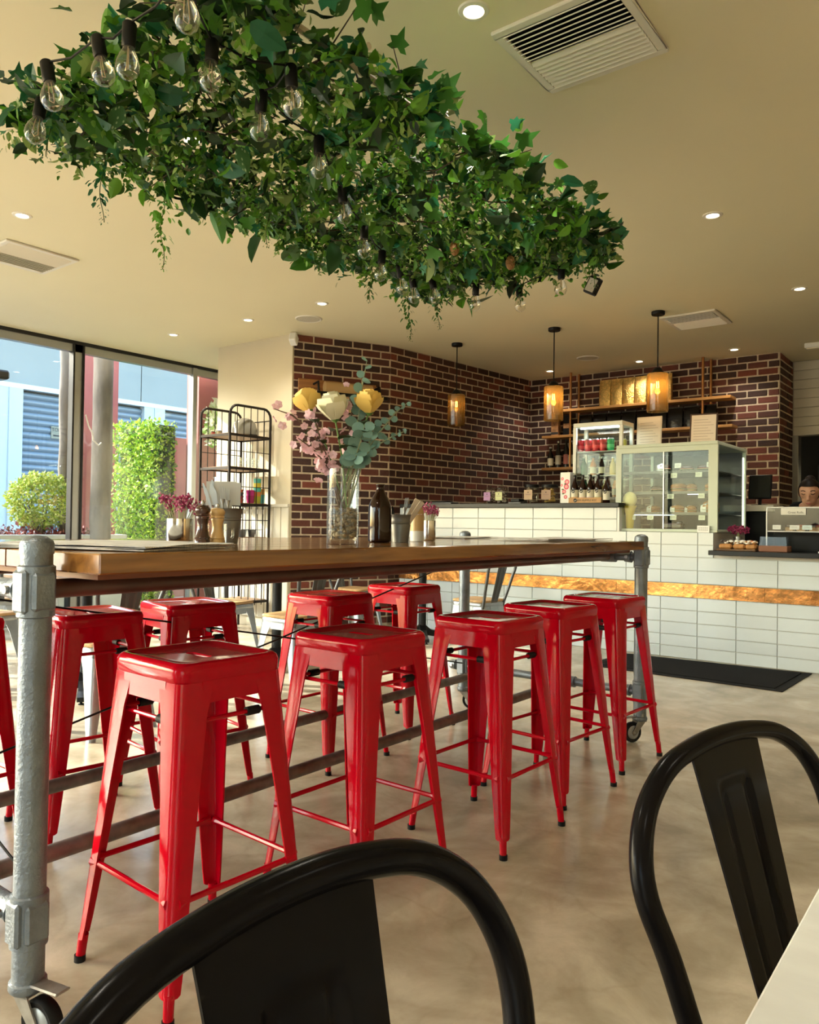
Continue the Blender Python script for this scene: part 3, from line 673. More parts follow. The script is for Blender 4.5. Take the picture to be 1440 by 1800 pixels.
def cafe_table(label, x, y, rz=0, s_=.33):
    t = thing('cafe_table', label, 'table', (x, y, 0), rz, 'small square tables on black pedestals')
    MB().box(-s_, s_, -s_, s_, .725, .75).build('table_top', wood('dark_table_wood', (.16, .09, .05), (.10, .05, .03), .4), t, bevel=.004)
    MB().tube([(0, 0, .05), (0, 0, .724)], .036, 18).build('column', m_black, t)
    MB().box(-.12, .12, -.12, .12, .715, .7245).build('top_plate', m_black, t)
    for k in range(4):
        a = k * pi / 2 + pi / 4; f = MB(); d = V((cos(a), sin(a), 0)); n = V((-d.y, d.x, 0))
        R_ = [[p + n * -w + V((0, 0, z0)), p + n * w + V((0, 0, z0)), p + n * w + V((0, 0, z1)), p + n * -w + V((0, 0, z1))] for p, w, z0, z1 in ((d * .02, .03, .05, .15), (d * .08, .028, .04, .10), (d * .2, .024, .025, .062), (d * .30, .022, .018, .045))]
        f.loft(R_, True, True, True, False); lg = f.build('foot', m_black, t); MB().lathe([(.016, 0.0), (.018, .004), (.008, .008), (.008, .02)], 12, tuple(d * .28)).build('leveller', m_rubber, lg)
cafe_table('small square table on a black pedestal between the two wooden seated chairs', -4.41, 4.08)
cafe_table('small square table on a black pedestal between the tiled counter chair and brick wall', -4.39, 5.9)
cafe_table('small square table on a black pedestal behind the far side stools at the left', -4.55, 2.62, .2)
cafe_table('small square table on a black pedestal near the glass front', -6.75, 2.4, .1)
# marble table whose corner shows at the lower right
m_marble = mat('white_marble', (.80, .84, .86), .22, var=.12, vs_=3, col2=(.62, .64, .66), vthr=(.32, .52), stretch=(1, 2.5, 1))
mtb = thing('marble_table', 'white marble topped table filling the lower right corner', 'table', (0, 0, 0))
MB().box(-.142, .60, -.30, 1.30, .728, .75).build('table_top', m_marble, mtb, bevel=.002)
MB().tube([(.23, .5, .03), (.23, .5, .727)], .04, 18).build('column', m_black, mtb)
MB().lathe([(.24, 0.0), (.24, .012), (.06, .03), (.04, .05)], 32, (.23, .5, 0)).build('base', m_black, mtb)
# rubber mat by the counter
mm = thing('floor_mat', 'black rubber edged mat on the floor in front of the counter', 'mat', (0, 0, 0))
MB().prism([(-2.63, 5.70), (-1.21, 5.64), (-1.19, 6.50), (-2.64, 6.44)], .0005, .006).build('border', mat('mat_rubber', (.008, .008, .009), .8, spec=.15), mm)
MB().prism([(-2.57, 5.76), (-1.27, 5.70), (-1.25, 6.44), (-2.58, 6.38)], .006, .012).build('pile', mat('mat_pile', (.012, .012, .013), .95, spec=.1, bump=.6, bs=180), mm)
# ------------------------------------------------------------------ hanging greenery over the table
rg = random.Random(21)
IVY = [(0, 0), (.20, -.13), (.47, .0), (.30, .22), (.46, .50), (.17, .56)]
OVAL = [(0, 0), (.17, .10), (.29, .34), (.27, .60), (.14, .85)]
SMALL = [(0, 0), (.26, .30), (.2, .75)]
def leaf_pts(half, fold=.35, curl=.25):
    o = half + [(0, 1.0)] + [(-x, y) for x, y in half[:0:-1]]
    z = lambda x, y: fold * abs(x) - curl * y * y
    P = [V((0, .38, z(0, .38)))] + [V((x, y, z(x, y))) for x, y in o]
    n = len(o); F = [(0, 1 + i, 1 + (i + 1) % n) for i in range(n)]
    return P, F
LEAF = {'ivy': leaf_pts(IVY, .3, .18), 'oval': leaf_pts(OVAL, .3, .25), 'small': leaf_pts(SMALL, .25, .2)}
def put_leaf(s, kind, p, u, n, l, col, wd=1.0):
    P, F = LEAF[kind]; u = u.normalized(); n = (n - u * n.dot(u)); n = n.normalized() if n.length > 1e-4 else u.orthogonal().normalized(); v = n.cross(u)
    s.col = col; s.add([p + (v * q.x * wd + u * q.y + n * q.z) * l for q in P], F)
BR, MD, DK, TE, PA = (.095, .27, .02), (.036, .125, .012), (.009, .034, .008), (.022, .14, .06), (.25, .37, .10)
X0, X1, Y0, Y1, GZ = -2.56, -1.45, 1.19, 3.42, 2.42
gd = thing('hanging_garland', 'long hanging panel of artificial ivy and mixed green leaves over the table', 'garland', (0, 0, 0))
m_stick = mat('pale_stick', (.55, .48, .36), .7)
for x in (X0 + .08, -1.98, X1 - .08): MB().tube([(x, Y0, GZ), (x, Y1, GZ)], .011, 8).build('frame_rod', m_stick, gd)
for k in range(6):
    y = lerp(Y0 + .04, Y1 - .04, k / 5); MB().tube([(X0, y, GZ + .02), (X1, y, GZ + .02)], .010, 8).build('frame_rod', m_stick, gd)
for hook, ends in (((-2.02, 3.595), ((-1.5, 3.3), (-2.45, 3.3))), ((-2.07, 2.393), ((-1.5, 2.0), (-2.45, 2.3))), ((-1.95, 1.1), ((-1.5, 1.1),)), ((-2.26, .72), ((-2.42, 1.08),))):
    MB().lathe([(.012, -.02), (.016, -.012), (.016, -.001)], 12, (hook[0], hook[1], CEIL)).build('ceiling_hook', m_trim, gd)
    for e in ends:
        a = V((hook[0], hook[1], CEIL - .02)); b_ = V((e[0], e[1], GZ + .02)); s = MB(); n = 40
        for ph in (0, pi):
            s.tube([a.lerp(b_, i / n) + V((cos(i * 1.4 + ph), sin(i * 1.4 + ph), 0)) * .003 for i in range(n + 1)], .002, 5)
        s.build('rope', mat('rope', (.68, .60, .44), .8), gd)
tw = MB()
for i in range(120):
    p = V((rg.uniform(X0, X1), rg.uniform(Y0, Y1), GZ + rg.uniform(-.07, .05))); a = rg.uniform(0, 6.28); l = rg.uniform(.2, .5); q = p + V((cos(a) * l, sin(a) * l, rg.uniform(-.1, .06)))
    q.x = min(max(q.x, X0 - .04), X1 + .04); q.y = min(max(q.y, Y0 - .05), Y1 + .04)
    tw.tube([p, p.lerp(q, .5) + V((0, 0, rg.uniform(-.05, .02))), q], [.004, .003, .0015], 4)
o = tw.build('twigs', mat('twig_dark', (.05, .035, .02), .8), gd); o['kind'] = 'stuff'
s = MB()
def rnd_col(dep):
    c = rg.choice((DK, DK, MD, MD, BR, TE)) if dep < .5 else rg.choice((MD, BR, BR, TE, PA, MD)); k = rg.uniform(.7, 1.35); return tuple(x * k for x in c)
def hang(p):
    a = rg.uniform(0, 6.28); return V((cos(a), sin(a), rg.uniform(-1.1, .25)))
for i in range(4200):                       # body of the panel
    e = rg.random()
    x = rg.uniform(X0, X1); y = rg.uniform(Y0, Y1)
    if e < .25:
        sd = rg.randrange(4)
        if sd == 0: x = X0 + rg.gauss(0, .04)
        elif sd == 1: x = X1 + rg.gauss(0, .035)
        elif sd == 2: y = Y0 + rg.gauss(0, .05)
        else: y = Y1 + rg.gauss(0, .05)
    z = GZ - .045 + rg.gauss(0, .038); k = rg.choice(('ivy', 'ivy', 'oval', 'oval', 'oval'))
    l = rg.uniform(.035, .07)
    if rg.random() < .05: l = rg.uniform(.09, .14); k = 'oval'
    u = hang(None); n = V((rg.gauss(0, .6), rg.gauss(0, .6), rg.choice((-1, 1))))
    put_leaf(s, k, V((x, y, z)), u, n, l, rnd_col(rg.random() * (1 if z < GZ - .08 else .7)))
for i in range(620):                        # sprays of little leaves
    x = rg.uniform(X0 - .02, X1 + .02); y = rg.uniform(Y0 - .02, Y1 + .02); p = V((x, y, GZ - .05 + rg.gauss(0, .03))); d = V((rg.gauss(0, .5), rg.gauss(0, .5), -rg.uniform(.3, 1.2))).normalized()
    c0 = rg.choice((BR, BR, MD, PA, (.16, .34, .03))); kk = rg.uniform(.6, 1.2); c0 = tuple(q * kk for q in c0)
    n_ = rg.randint(6, 10)
    for j in range(n_):
        q = p + d * (.016 * j); sd = d.cross(V((rg.gauss(0, 1), rg.gauss(0, 1), rg.gauss(0, 1)))).normalized()
        put_leaf(s, 'small', q, sd + d * .6, V((rg.gauss(0, 1), rg.gauss(0, 1), 1)), rg.uniform(.018, .03), c0)
o = s.build('small_foliage', m_leafa, gd); o['kind'] = 'stuff'
# the largest leaves, each a piece of its own
def leaf_mesh(kind, m):
    P, F = LEAF[kind]; q = MB(); q.smooth = True; q.add(P, F); return q.mesh('leaf', m)
def variegated():
    m = leafmat('leaf_variegated', (.05, .14, .03)); N = m.node_tree.nodes; L = m.node_tree.links; b = N['Principled BSDF']
    tc = N.new('ShaderNodeTexCoord'); mp = N.new('ShaderNodeMapping'); mp.inputs['Scale'].default_value = (9, 5, 1); vo = N.new('ShaderNodeTexVoronoi'); vo.inputs['Scale'].default_value = 1
    L.new(tc.outputs['Object'], mp.inputs[0]); L.new(mp.outputs[0], vo.inputs['Vector'])
    cr = N.new('ShaderNodeValToRGB'); cr.color_ramp.elements[0].position = .25; cr.color_ramp.elements[0].color = (.30, .42, .22, 1); cr.color_ramp.elements[1].position = .34; cr.color_ramp.elements[1].color = (.03, .11, .025, 1)
    L.new(vo.outputs['Distance'], cr.inputs[0]); L.new(cr.outputs[0], b.inputs['Base Color']); return m
LM = [(leaf_mesh('ivy', leafmat('leaf_ivy', (.05, .19, .03), rnd=.5)), .055, .095, 5), (leaf_mesh('ivy', leafmat('leaf_teal', (.03, .19, .09), rnd=.4)), .05, .08, 2), (leaf_mesh('oval', leafmat('leaf_bright', (.12, .30, .03), rnd=.4)), .05, .085, 3),
      (leaf_mesh('oval', leafmat('leaf_dark', (.018, .06, .018), rnd=.4)), .08, .15, 2), (leaf_mesh('oval', variegated()), .07, .11, 2)]
wl = [i for i, q in enumerate(LM) for _ in range(q[3])]
for i in range(298):
    me, a, b_, _ = LM[rg.choice(wl)]; e = rg.random(); x = rg.uniform(X0, X1); y = rg.uniform(Y0, Y1); z = GZ - .10 + rg.gauss(0, .03); out = V((0, 0, -.6))
    if e < .3: x = X1 + rg.gauss(.0, .03); z = GZ + rg.gauss(0, .06); out = V((1, 0, .3))
    elif e < .42: x = X0 + rg.gauss(.0, .025); z = GZ - .04 + rg.gauss(0, .04); out = V((-1, 0, -.4))
    elif e < .52: y = Y0 + rg.gauss(0, .03); z = GZ - .02 + rg.gauss(0, .06); out = V((0, -1, 0))
    elif e < .60: y = Y1 + rg.gauss(.02, .03); z = GZ - .04 + rg.gauss(0, .06); out = V((0, 1, 0))
    u = (out + V((rg.gauss(0, .7), rg.gauss(0, .7), rg.gauss(0, .5)))).normalized(); n = V((rg.gauss(0, .5), rg.gauss(0, .5) - .5, -1 if rg.random() < .6 else 1)); n = (n - u * n.dot(u)).normalized(); v = n.cross(u); l = rg.uniform(a, b_)
    o = ob('leaf', me, gd); o.matrix_local = Matrix(((v.x * l, u.x * l, n.x * l, x), (v.y * l, u.y * l, n.y * l, y), (v.z * l, u.z * l, n.z * l, z), (0, 0, 0, 1)))
# trailing strands
for x, y, l, c0 in ((-2.60, 1.78, .30, BR), (-2.52, 3.24, .30, MD), (-2.37, 3.29, .26, MD), (-1.49, 3.28, .20, MD), (-2.47, 1.45, .26, TE), (-2.30, 2.05, .2, MD), (-2.45, 2.5, .16, MD), (-2.35, 1.2, .16, TE), (-2.5, 2.9, .18, MD), (-1.95, 3.42, .16, MD)):
    s = MB(); p = V((x, y, GZ - .08)); pts = []; n_ = int(l / .012)
    for j in range(n_):
        q = p + V((sin(j * .4) * .006, cos(j * .3) * .006, -j * .012)); pts.append(q); t_ = j / n_
        for k in range(3 if t_ < .75 else 4):
            a = rg.uniform(0, 6.28); kk = rg.uniform(.7, 1.3); wl_ = .05 * (1 - t_) + .012
            base = q + V((cos(a), sin(a), 0)) * rg.uniform(0, wl_)
            put_leaf(s, 'small', base, V((cos(a), sin(a), -.8)), V((cos(a) * .5, sin(a) * .5, 1)), rg.uniform(.018, .030) if t_ < .75 else .009, tuple(z * kk for z in c0))
    s.col = (.06, .1, .02); s.tube(pts, .0016, 4)
    s.build('trailing_vine', m_leafa, gd)
for x, y in ((-1.9, 2.75), (-1.8, 3.05)):
    MB().ball((x, y, GZ - .15), .022, 10, 8, 1, 1, 1.5).build('pine_cone', mat('cone_brown', (.28, .14, .04), .6, bump=1, bs=60), gd)
# string of clear bulbs clipped to the panel
BULBS = [(-2.247, 1.124), (-2.053, 1.036), (-1.843, 1.060), (-1.724, 1.076), (-1.457, 1.043), (-1.618, 1.245), (-1.535, 1.437), (-1.691, 1.476), (-1.747, 1.763), (-1.939, 2.077), (-2.107, 2.397), (-2.243, 2.677), (-2.305, 2.875), (-2.345, 3.03), (-2.285, 3.11), (-2.158, 3.320), (-1.997, 3.470), (-1.687, 3.331)]
sl = thing('string_light', 'string of clear round bulbs in black sockets threaded along the garland', 'string lights', (0, 0, 0))
m_bulb = glass('bulb_glass', (.97, .96, .92), 2.4)
path = []
for i, (x, y) in enumerate(BULBS):
    path.append(V((x, y, 2.306)))
    if i < len(BULBS) - 1: x2, y2 = BULBS[i + 1]; path.append(V(((x + x2) / 2, (y + y2) / 2, 2.306 - (.02 if i < 14 else .0))))
path.append(V((-1.575, 3.397, 2.33)))
MB().tube(path, .0032, 6).build('cable', m_blackp, sl)
bm1 = MB().lathe([(.0115, 0), (.0145, -.004), (.0145, -.045), (.0125, -.05)], 16).mesh('socket', m_blackp)
bm2 = MB().lathe([(.011, -.046), (.012, -.055), (.0195, -.068), (.0245, -.083), (.0245, -.094), (.019, -.107), (.009, -.114), (.001, -.116)], 20, cap0=False).mesh('bulb', m_bulb)
bm3 = MB().tube([(-.004, 0, -.05), (-.007, 0, -.09), (0, .004, -.096), (.007, 0, -.09), (.004, 0, -.05)], .0012, 5).mesh('filament', mat('filament_cold', (.5, .4, .25), .3, .8))
for i, (x, y) in enumerate(BULBS):
    so = ob('socket', bm1, sl, (x, y, 2.308), rg.uniform(0, 6)); so.rotation_euler = (rg.gauss(0, .1), rg.gauss(0, .1), rg.uniform(0, 6)); so.scale = (1.2, 1.2, 1.2); bu = ob('bulb', bm2, so); ob('filament', bm3, bu)
sp = thing('solar_lamp_box', 'small black solar control box hanging at the garland tip', 'box', (-1.545, 3.37, 2.20))
MB().box(-.03, .03, -.018, .018, -.04, .04, Matrix.Rotation(.5, 4, 'Y')).build('case', m_blackp, sp, bevel=.005); MB().box(-.022, .022, -.0195, -.0183, -.03, .03, Matrix.Rotation(.5, 4, 'Y')).build('panel', mat('solar', (.35, .33, .28), .2), sp)
MB().tube([(0, 0, .03), (-.01, .01, .10), (-.03, .027, .168)], .003, 6).build('hanger', m_blackp, sp)

# ------------------------------------------------------------------ things on the high table
RV = V((.791, .612, 0)); DV = V((-.612, .791, 0))     # across the table as seen, and away
TT = TZ + .0006
def petals(s, c, ax, rows, rg):
    ax = ax.normalized(); u = ax.orthogonal().normalized(); w = ax.cross(u)
    for n, r0, h, tilt, wd in rows:
        ph = rg.uniform(0, 6)
        for k in range(n):
            a = ph + 2 * pi * k / n; d = u * cos(a) + w * sin(a); t_ = ax.cross(d); R_ = []
            for j in range(5):
                v = j / 4; rad = r0 * (0.35 + .65 * sin(v * pi * .6)) + tilt * v * v; z = h * v; hw = wd * (.35 + .65 * sin(pi * .5 * min(1, v * 1.7))) * (1 if v < .9 else .82)
                R_.append([c + d * (rad - .10 * hw * q * q) + ax * z + t_ * hw * q for q in (-1, -.5, 0, .5, 1)])
            s.loft(R_, False)
def rose(label, c, ax, m, base, sz=1.0):
    t = thing('rose', label, 'flower', tuple(base), 0, 'flowers in the glass vase'); c = V(c) - V(base); s = MB()
    petals(s, c, V(ax), [(3, .009 * sz, .066 * sz, -.003, .012 * sz), (4, .016 * sz, .064 * sz, -.003, .016 * sz), (4, .022 * sz, .060 * sz, -.002, .022 * sz), (4, .027 * sz, .054 * sz, .003 * sz, .025 * sz), (4, .030 * sz, .042 * sz, .010 * sz, .024 * sz)], rg)
    s.build('bloom', m, t)
    MB().lathe([(.003, -.012), (.012, -.004), (.016, .004)], 10, tuple(c)).build('calyx', mat('stem_green', (.10, .20, .04), .5), t)
    MB().tube([V((0, 0, 0)), V((0, 0, 0)).lerp(c, .5) + V((0, 0, .04)), c], .0028, 6).build('stem', mat('stem_green', (.1, .2, .04), .5), t)
    for k in range(3):
        f = .62 + .1 * k; p = c * f + V((0, 0, .02)); a = rg.uniform(0, 6); q = MB(); put_leaf(q, 'oval', V((0, 0, 0)), V((cos(a), sin(a), .3)), V((0, 0, 1)), rg.uniform(.06, .085), None); q.smooth = True; q.col = None; q.cols = []
        ob('leaf', q.mesh('leaf', leafmat('rose_leaf', (.02, .055, .02))), t, tuple(p))
vx, vy = -1.733, 1.886
VB = V((vx, vy, TT))
va = thing('glass_vase', 'tall clear glass cylinder vase with pebbles holding the flowers', 'vase', tuple(VB))
MB().lathe([(.001, 0), (.051, 0), (.052, .002), (.052, .245), (.0495, .246), (.0488, .244), (.0488, .014), (.001, .012)], 48, cap0=True, cap1=False).build('cylinder', glass('vase_glass', (.96, .98, .97), 1.3), va)
pe = MB()
for i in range(330):
    a = rg.uniform(0, 6.28); r_ = .042 * sqrt(rg.random()) if i % 3 else .0415; z = .022 + rg.random() * .095; sc = rg.uniform(.005, .0085)
    pe.cur = rg.randrange(3); pe.ball((cos(a) * r_, sin(a) * r_, z), sc, 7, 4, rg.uniform(.8, 1.25), rg.uniform(.8, 1.25), rg.uniform(.6, .9))
o = pe.build('pebbles', [mat('pebble_tan', (.33, .23, .14), .5), mat('pebble_grey', (.26, .24, .22), .5), mat('pebble_cream', (.50, .40, .28), .5)], None, tuple(VB)); tag(o, 'brown and grey pebbles filling the bottom of the vase', 'pebbles', None, 'stuff')
def VP(s, h, d=0.): return VB + RV * s + DV * d + V((0, 0, h))
SB = lambda k: VB + V((.02 * cos(k * 1.7), .02 * sin(k * 1.7), .10))
m_wrose = mat('rose_white', (.82, .78, .58), .55); m_yrose = mat('rose_yellow', (.85, .58, .15), .55)
rose('cream white rose at the centre of the bouquet', VP(-.027, .405, -.03), (.0, -.3, 1), m_wrose, SB(0), 1.35)
rose('yellow rose on the left of the bouquet', VP(-.115, .435, .0), (-.2, -.1, 1), m_yrose, SB(1), 1.15)
rose('yellow rose on the right of the bouquet', VP(.083, .43, -.02), (.15, -.25, 1), m_yrose, SB(2), 1.15)
m_pink = leafmat('blossom_pink', (.88, .60, .68), rnd=.12, rough=.6)
def blossom_mesh():
    s = MB(); s.smooth = True
    for k in range(5):
        a = 2 * pi * k / 5; d = V((cos(a), sin(a), 0)); t_ = V((-d.y, d.x, 0))
        s.loft([[d * r_ + t_ * w * q + V((0, 0, z + .002 * q * q)) for q in (-1, 0, 1)] for r_, w, z in ((.001, .002, 0), (.006, .006, .002), (.011, .0065, .003), (.0145, .003, .002))], False)
    return s.mesh('blossom', m_pink)
BLM = blossom_mesh()
m_brs = mat('branch_brown', (.10, .05, .025), .7)
def blossom_branch(label, k, pts, n, spread):
    b0 = SB(k); t = thing('blossom_branch', label, 'flower', tuple(b0), 0, 'flowers in the glass vase')
    P = [V((0, 0, 0)), V((pts[0][0], pts[0][1], 0)) * 0 + (VP(*pts[0]) - b0)] + [VP(*p) - b0 for p in pts[1:]]
    MB().tube(P, [.003] * (len(P) - 1) + [.0012], 6).build('stem', m_brs, t)
    for i in range(n):
        f = lerp(.0, 1.0, i / max(1, n - 1)); seg = 1 + f * (len(P) - 2.001); a = P[int(seg)].lerp(P[min(int(seg) + 1, len(P) - 1)], seg - int(seg))
        o = ob('blossom', BLM, t, tuple(a + V((rg.gauss(0, spread), rg.gauss(0, spread), rg.gauss(0, spread))))); o.rotation_euler = (rg.uniform(.4, 2.2), rg.uniform(-.7, .7), rg.uniform(0, 6)); sc = rg.uniform(.75, 1.15); o.scale = (sc, sc, sc)
blossom_branch('pink blossom branch reaching far left of the bouquet', 3, [(-.05, .26), (-.10, .36), (-.17, .42), (-.23, .44)], 20, .016)
blossom_branch('pink blossom branch drooping low at the left of the vase', 4, [(-.05, .25), (-.10, .31), (-.15, .345)], 13, .013)
blossom_branch('pink blossom branch rising beside the white rose', 5, [(-.05, .27), (-.075, .34), (-.10, .42), (-.11, .45)], 26, .018)
blossom_branch('pink blossom branch behind the roses at the top', 6, [(.01, .26), (.02, .42, .03), (.025, .46, .03), (.01, .49, .03)], 18, .016)
blossom_branch('pink blossom branch hanging over the vase rim', 7, [(-.04, .24), (-.06, .27), (-.075, .24)], 16, .016)
m_euc = leafmat('eucalyptus', (.19, .33, .29), rnd=.25, rough=.55)
def euc_mesh():
    s = MB(); s.smooth = True; n = 12
    s.add([V((0, .5, .0))] + [V((.5 * sin(2 * pi * i / n) * (1 if True else 1), .5 - .55 * cos(2 * pi * i / n), .10 * sin(2 * pi * i / n) ** 2)) for i in range(n)], [(0, 1 + i, 1 + (i + 1) % n) for i in range(n)])
    return s.mesh('leaf', m_euc)
EUM = euc_mesh()
def eucalyptus(label, k, pts, n, size, taper=.4):
    b0 = SB(k); t = thing('eucalyptus_stem', label, 'foliage', tuple(b0), 0, 'flowers in the glass vase'); P = [V((0, 0, 0))] + [VP(*p) - b0 for p in pts]
    MB().tube(P, [.0026] * (len(P) - 1) + [.001], 6).build('stem', mat('euc_stem', (.22, .26, .15), .6), t)
    for i in range(n):
        f = i / (n - 1); seg = 1 + f * (len(P) - 2.001); i0 = int(seg); a = P[i0].lerp(P[i0 + 1], seg - i0); d = (P[i0 + 1] - P[i0]).normalized()
        sd = (RV if i % 2 else -RV) * 1.0 + DV * rg.uniform(-1.2, .5) + V((0, 0, rg.uniform(-.2, .4))); sd = (sd - d * sd.dot(d) * .6).normalized(); nn = (-DV + V((rg.gauss(0, .5), rg.gauss(0, .5), rg.gauss(0, .5)))); nn = (nn - sd * nn.dot(sd)).normalized(); v = nn.cross(sd); l = size * lerp(1, taper, f) * rg.uniform(.85, 1.15)
        o = ob('leaf', EUM, t); o.matrix_local = Matrix(((v.x * l, sd.x * l, nn.x * l, a.x), (v.y * l, sd.y * l, nn.y * l, a.y), (v.z * l, sd.z * l, nn.z * l, a.z), (0, 0, 0, 1)))
eucalyptus('tall eucalyptus stem standing above the bouquet', 8, [(.02, .27), (.045, .42, .03), (.052, .50, .03), (.07, .61, .03)], 15, .046, .55)
eucalyptus('eucalyptus stem with large round leaves right of the blossoms', 9, [(.03, .25, -.02), (.05, .31, -.04), (.07, .385, -.04)], 14, .040, .9)
eucalyptus('eucalyptus stem arching to the upper right', 10, [(.05, .27), (.11, .36), (.165, .43), (.205, .465)], 16, .030, .45)
eucalyptus('eucalyptus stem arching low to the right', 11, [(.05, .27), (.10, .32), (.16, .355), (.205, .375)], 15, .028, .5)
eucalyptus('eucalyptus stem between the yellow rose and the vase', 12, [(.06, .26), (.085, .34), (.10, .40)], 12, .034, .7)

def lathe_thing(name, label, cat, loc, parts, group=None):
    t = thing(name, label, cat, (loc[0], loc[1], TT), 0, group)
    for nm, prof, m, n in parts: MB().lathe(prof, n, cap0=True, cap1=nm not in ('cup', 'bucket', 'body_open')).build(nm, m, t)
    return t
m_flower = mat('statice_pink', (.42, .03, .15), .7, var=.5, vs_=60)
def cup(label, x, y, flabel, seed, r_=.037, h=.075):
    t = thing('steel_cup', label, 'cup', (x, y, TT), 0, 'steel cups of pink flowers')
    MB().lathe([(.001, 0), (r_ * .93, 0), (r_, .006), (r_, h), (r_ - .002, h + .0006), (r_ - .003, h), (r_ - .003, .006), (.001, .005)], 36).build('cup', mat('mirror_steel', (.66, .65, .62), .14, 1.), t)
    f = thing('pink_flowers', flabel, 'flower', (x, y, TT + .006), 0, 'pink dried flower bunches'); g = random.Random(seed)
    s = MB(); st = MB()
    for i in range(46):
        a = g.uniform(0, 6.28); rr = g.random() ** .6; e = V((cos(a) * r_ * 1.5 * rr, sin(a) * r_ * 1.5 * rr, h + .02 + g.uniform(0, .05) * (1.1 - rr * .6)))
        st.tube([V((e.x * .3, e.y * .3, .0)), V((e.x * .55, e.y * .55, h - .01)), e], .0008, 4)
        for j in range(7):
            c = e + V((g.gauss(0, .006), g.gauss(0, .006), g.gauss(0, .006))); s.cur = g.randrange(3); s.ball(c, g.uniform(.0022, .0042), 5, 3)
    o = s.build('florets', [m_flower, mat('statice_light', (.60, .20, .32), .7), mat('statice_dark', (.25, .01, .07), .7)], f); o['kind'] = 'stuff'
    o = st.build('stems', mat('dry_stem', (.30, .30, .16), .7), f); o['kind'] = 'stuff'
cup('mirror steel cup holding pink flowers beside the dark pepper mill', -1.854, 1.343, 'bunch of pink dried flowers beside the dark pepper mill', 1)
cup('slim steel cup holding pink flowers at the right of the table items', -1.938, 2.639, 'bunch of pink dried flowers at the right of the table items', 2, .030, .085)
def mill(label, x, y, m, h):
    k = h / .12
    lathe_thing('pepper_mill', label, 'mill', (x, y), [
        ('body', [(.020, 0), (.021, .002), (.021, .02 * k), (.0195, .022 * k), (.021, .026 * k), (.0185, .031 * k), (.0145, .05 * k), (.0135, .060 * k), (.016, .076 * k), (.018, .082 * k), (.017, .085 * k)], m, 28),
        ('head', [(.0165, .0855 * k), (.0195, .088 * k), (.0165, .093 * k), (.0205, .100 * k), (.0205, .106 * k), (.015, .114 * k), (.004, .117 * k)], m, 28),
        ('finial', [(.0035, .117 * k), (.0055, .1225 * k), (.005, .127 * k), (.002, .13 * k)], m_steel, 14)], 'pair of wooden mills')
mill('dark brown turned wooden pepper mill', -1.705, 1.307, mat('dark_walnut', (.05, .015, .008), .2, var=.3, coat=.5), .115)
mill('pale turned wooden salt mill beside the dark one', -1.700, 1.352, mat('pale_beech', (.60, .38, .15), .3, var=.15, vs_=14, coat=.3), .108)
m_zinc = mat('zinc_bucket', (.20, .20, .195), .45, .5, var=.12, vs_=14)
def bucket(label, x, y, r0, r1, h):
    t = thing('small_bucket', label, 'bucket', (x, y, TT), 0, 'grey cutlery buckets')
    prof = [(.001, 0), (r0, 0), (r0, .003)] + [(lerp(r0, r1, f) + (.0015 if i % 2 else 0), h * f) for i, f in enumerate((.3, .62, .65, .68, .71, .74, .8, .96))] + [(r1 + .003, h * .985), (r1 + .003, h), (r1 - .001, h), (r0 - .002, .006), (.001, .005)]
    MB().lathe(prof, 32).build('bucket', m_zinc, t)
bucket('grey metal bucket holding cutlery and menus behind the mills', -1.938, 1.577, .035, .048, .11)
bucket('small grey metal bucket with cutlery and napkins by the brown bottle', -1.857, 2.345, .033, .042, .105)
def knife(label, b, d, l, m, kind):
    t = thing(kind, label, kind, tuple(b), 0, 'cutlery in the buckets'); d = V(d).normalized(); e = V((0, 0, 0)) + d * l; sd = RV
    MB().tube([V((0, 0, 0)), d * l * .55], [.005, .0035], 8).build('handle', m, t)
    if kind == 'fork':
        for k in (-1.5, -.5, .5, 1.5): MB().tube([d * l * .75 + sd * k * .003, e + sd * k * .0042], .0012, 5).build('tine', m, t)
        MB().tube([d * l * .54, d * l * .66, d * l * .77], [.0035, .004, .008], 8).build('neck', m, t)
    else:
        s = MB(); s.loft([[d * l * f + sd * w + DV * th, d * l * f - sd * w + DV * th, d * l * f - sd * w - DV * th, d * l * f + sd * w - DV * th] for f, w, th in ((.55, .003, .0015), (.65, .007 if kind == 'spoon' else .0045, .001), (.85, .011 if kind == 'spoon' else .006, .0008), (1, .002, .0006))], True, True, True); s.build('bowl' if kind == 'spoon' else 'blade', m, t)
bx, by = -1.938, 1.577
cp = lambda s, d: V((bx, by, TT + .0075)) + RV * s + DV * d
knife('table knife leaning far left out of the grey bucket', cp(-.012, -.010), (-.28, -.20, 1), .19, m_steel, 'knife'); knife('table knife leaning beside the leftmost one', cp(-.012, .008), (-.16, -.12, 1), .195, m_steel, 'knife')
knife('broad spoon standing between knives and forks', cp(-.004, -.012), (-.18, -.16, 1), .185, m_steel, 'spoon')
knife('dark fork standing in front of the grey menus', cp(.0, -.022), (-.05, -.05, 1), .17, m_steel, 'fork'); knife('second fork close against the grey menus', cp(.012, -.020), (-.03, -.03, 1), .165, m_steel, 'fork')
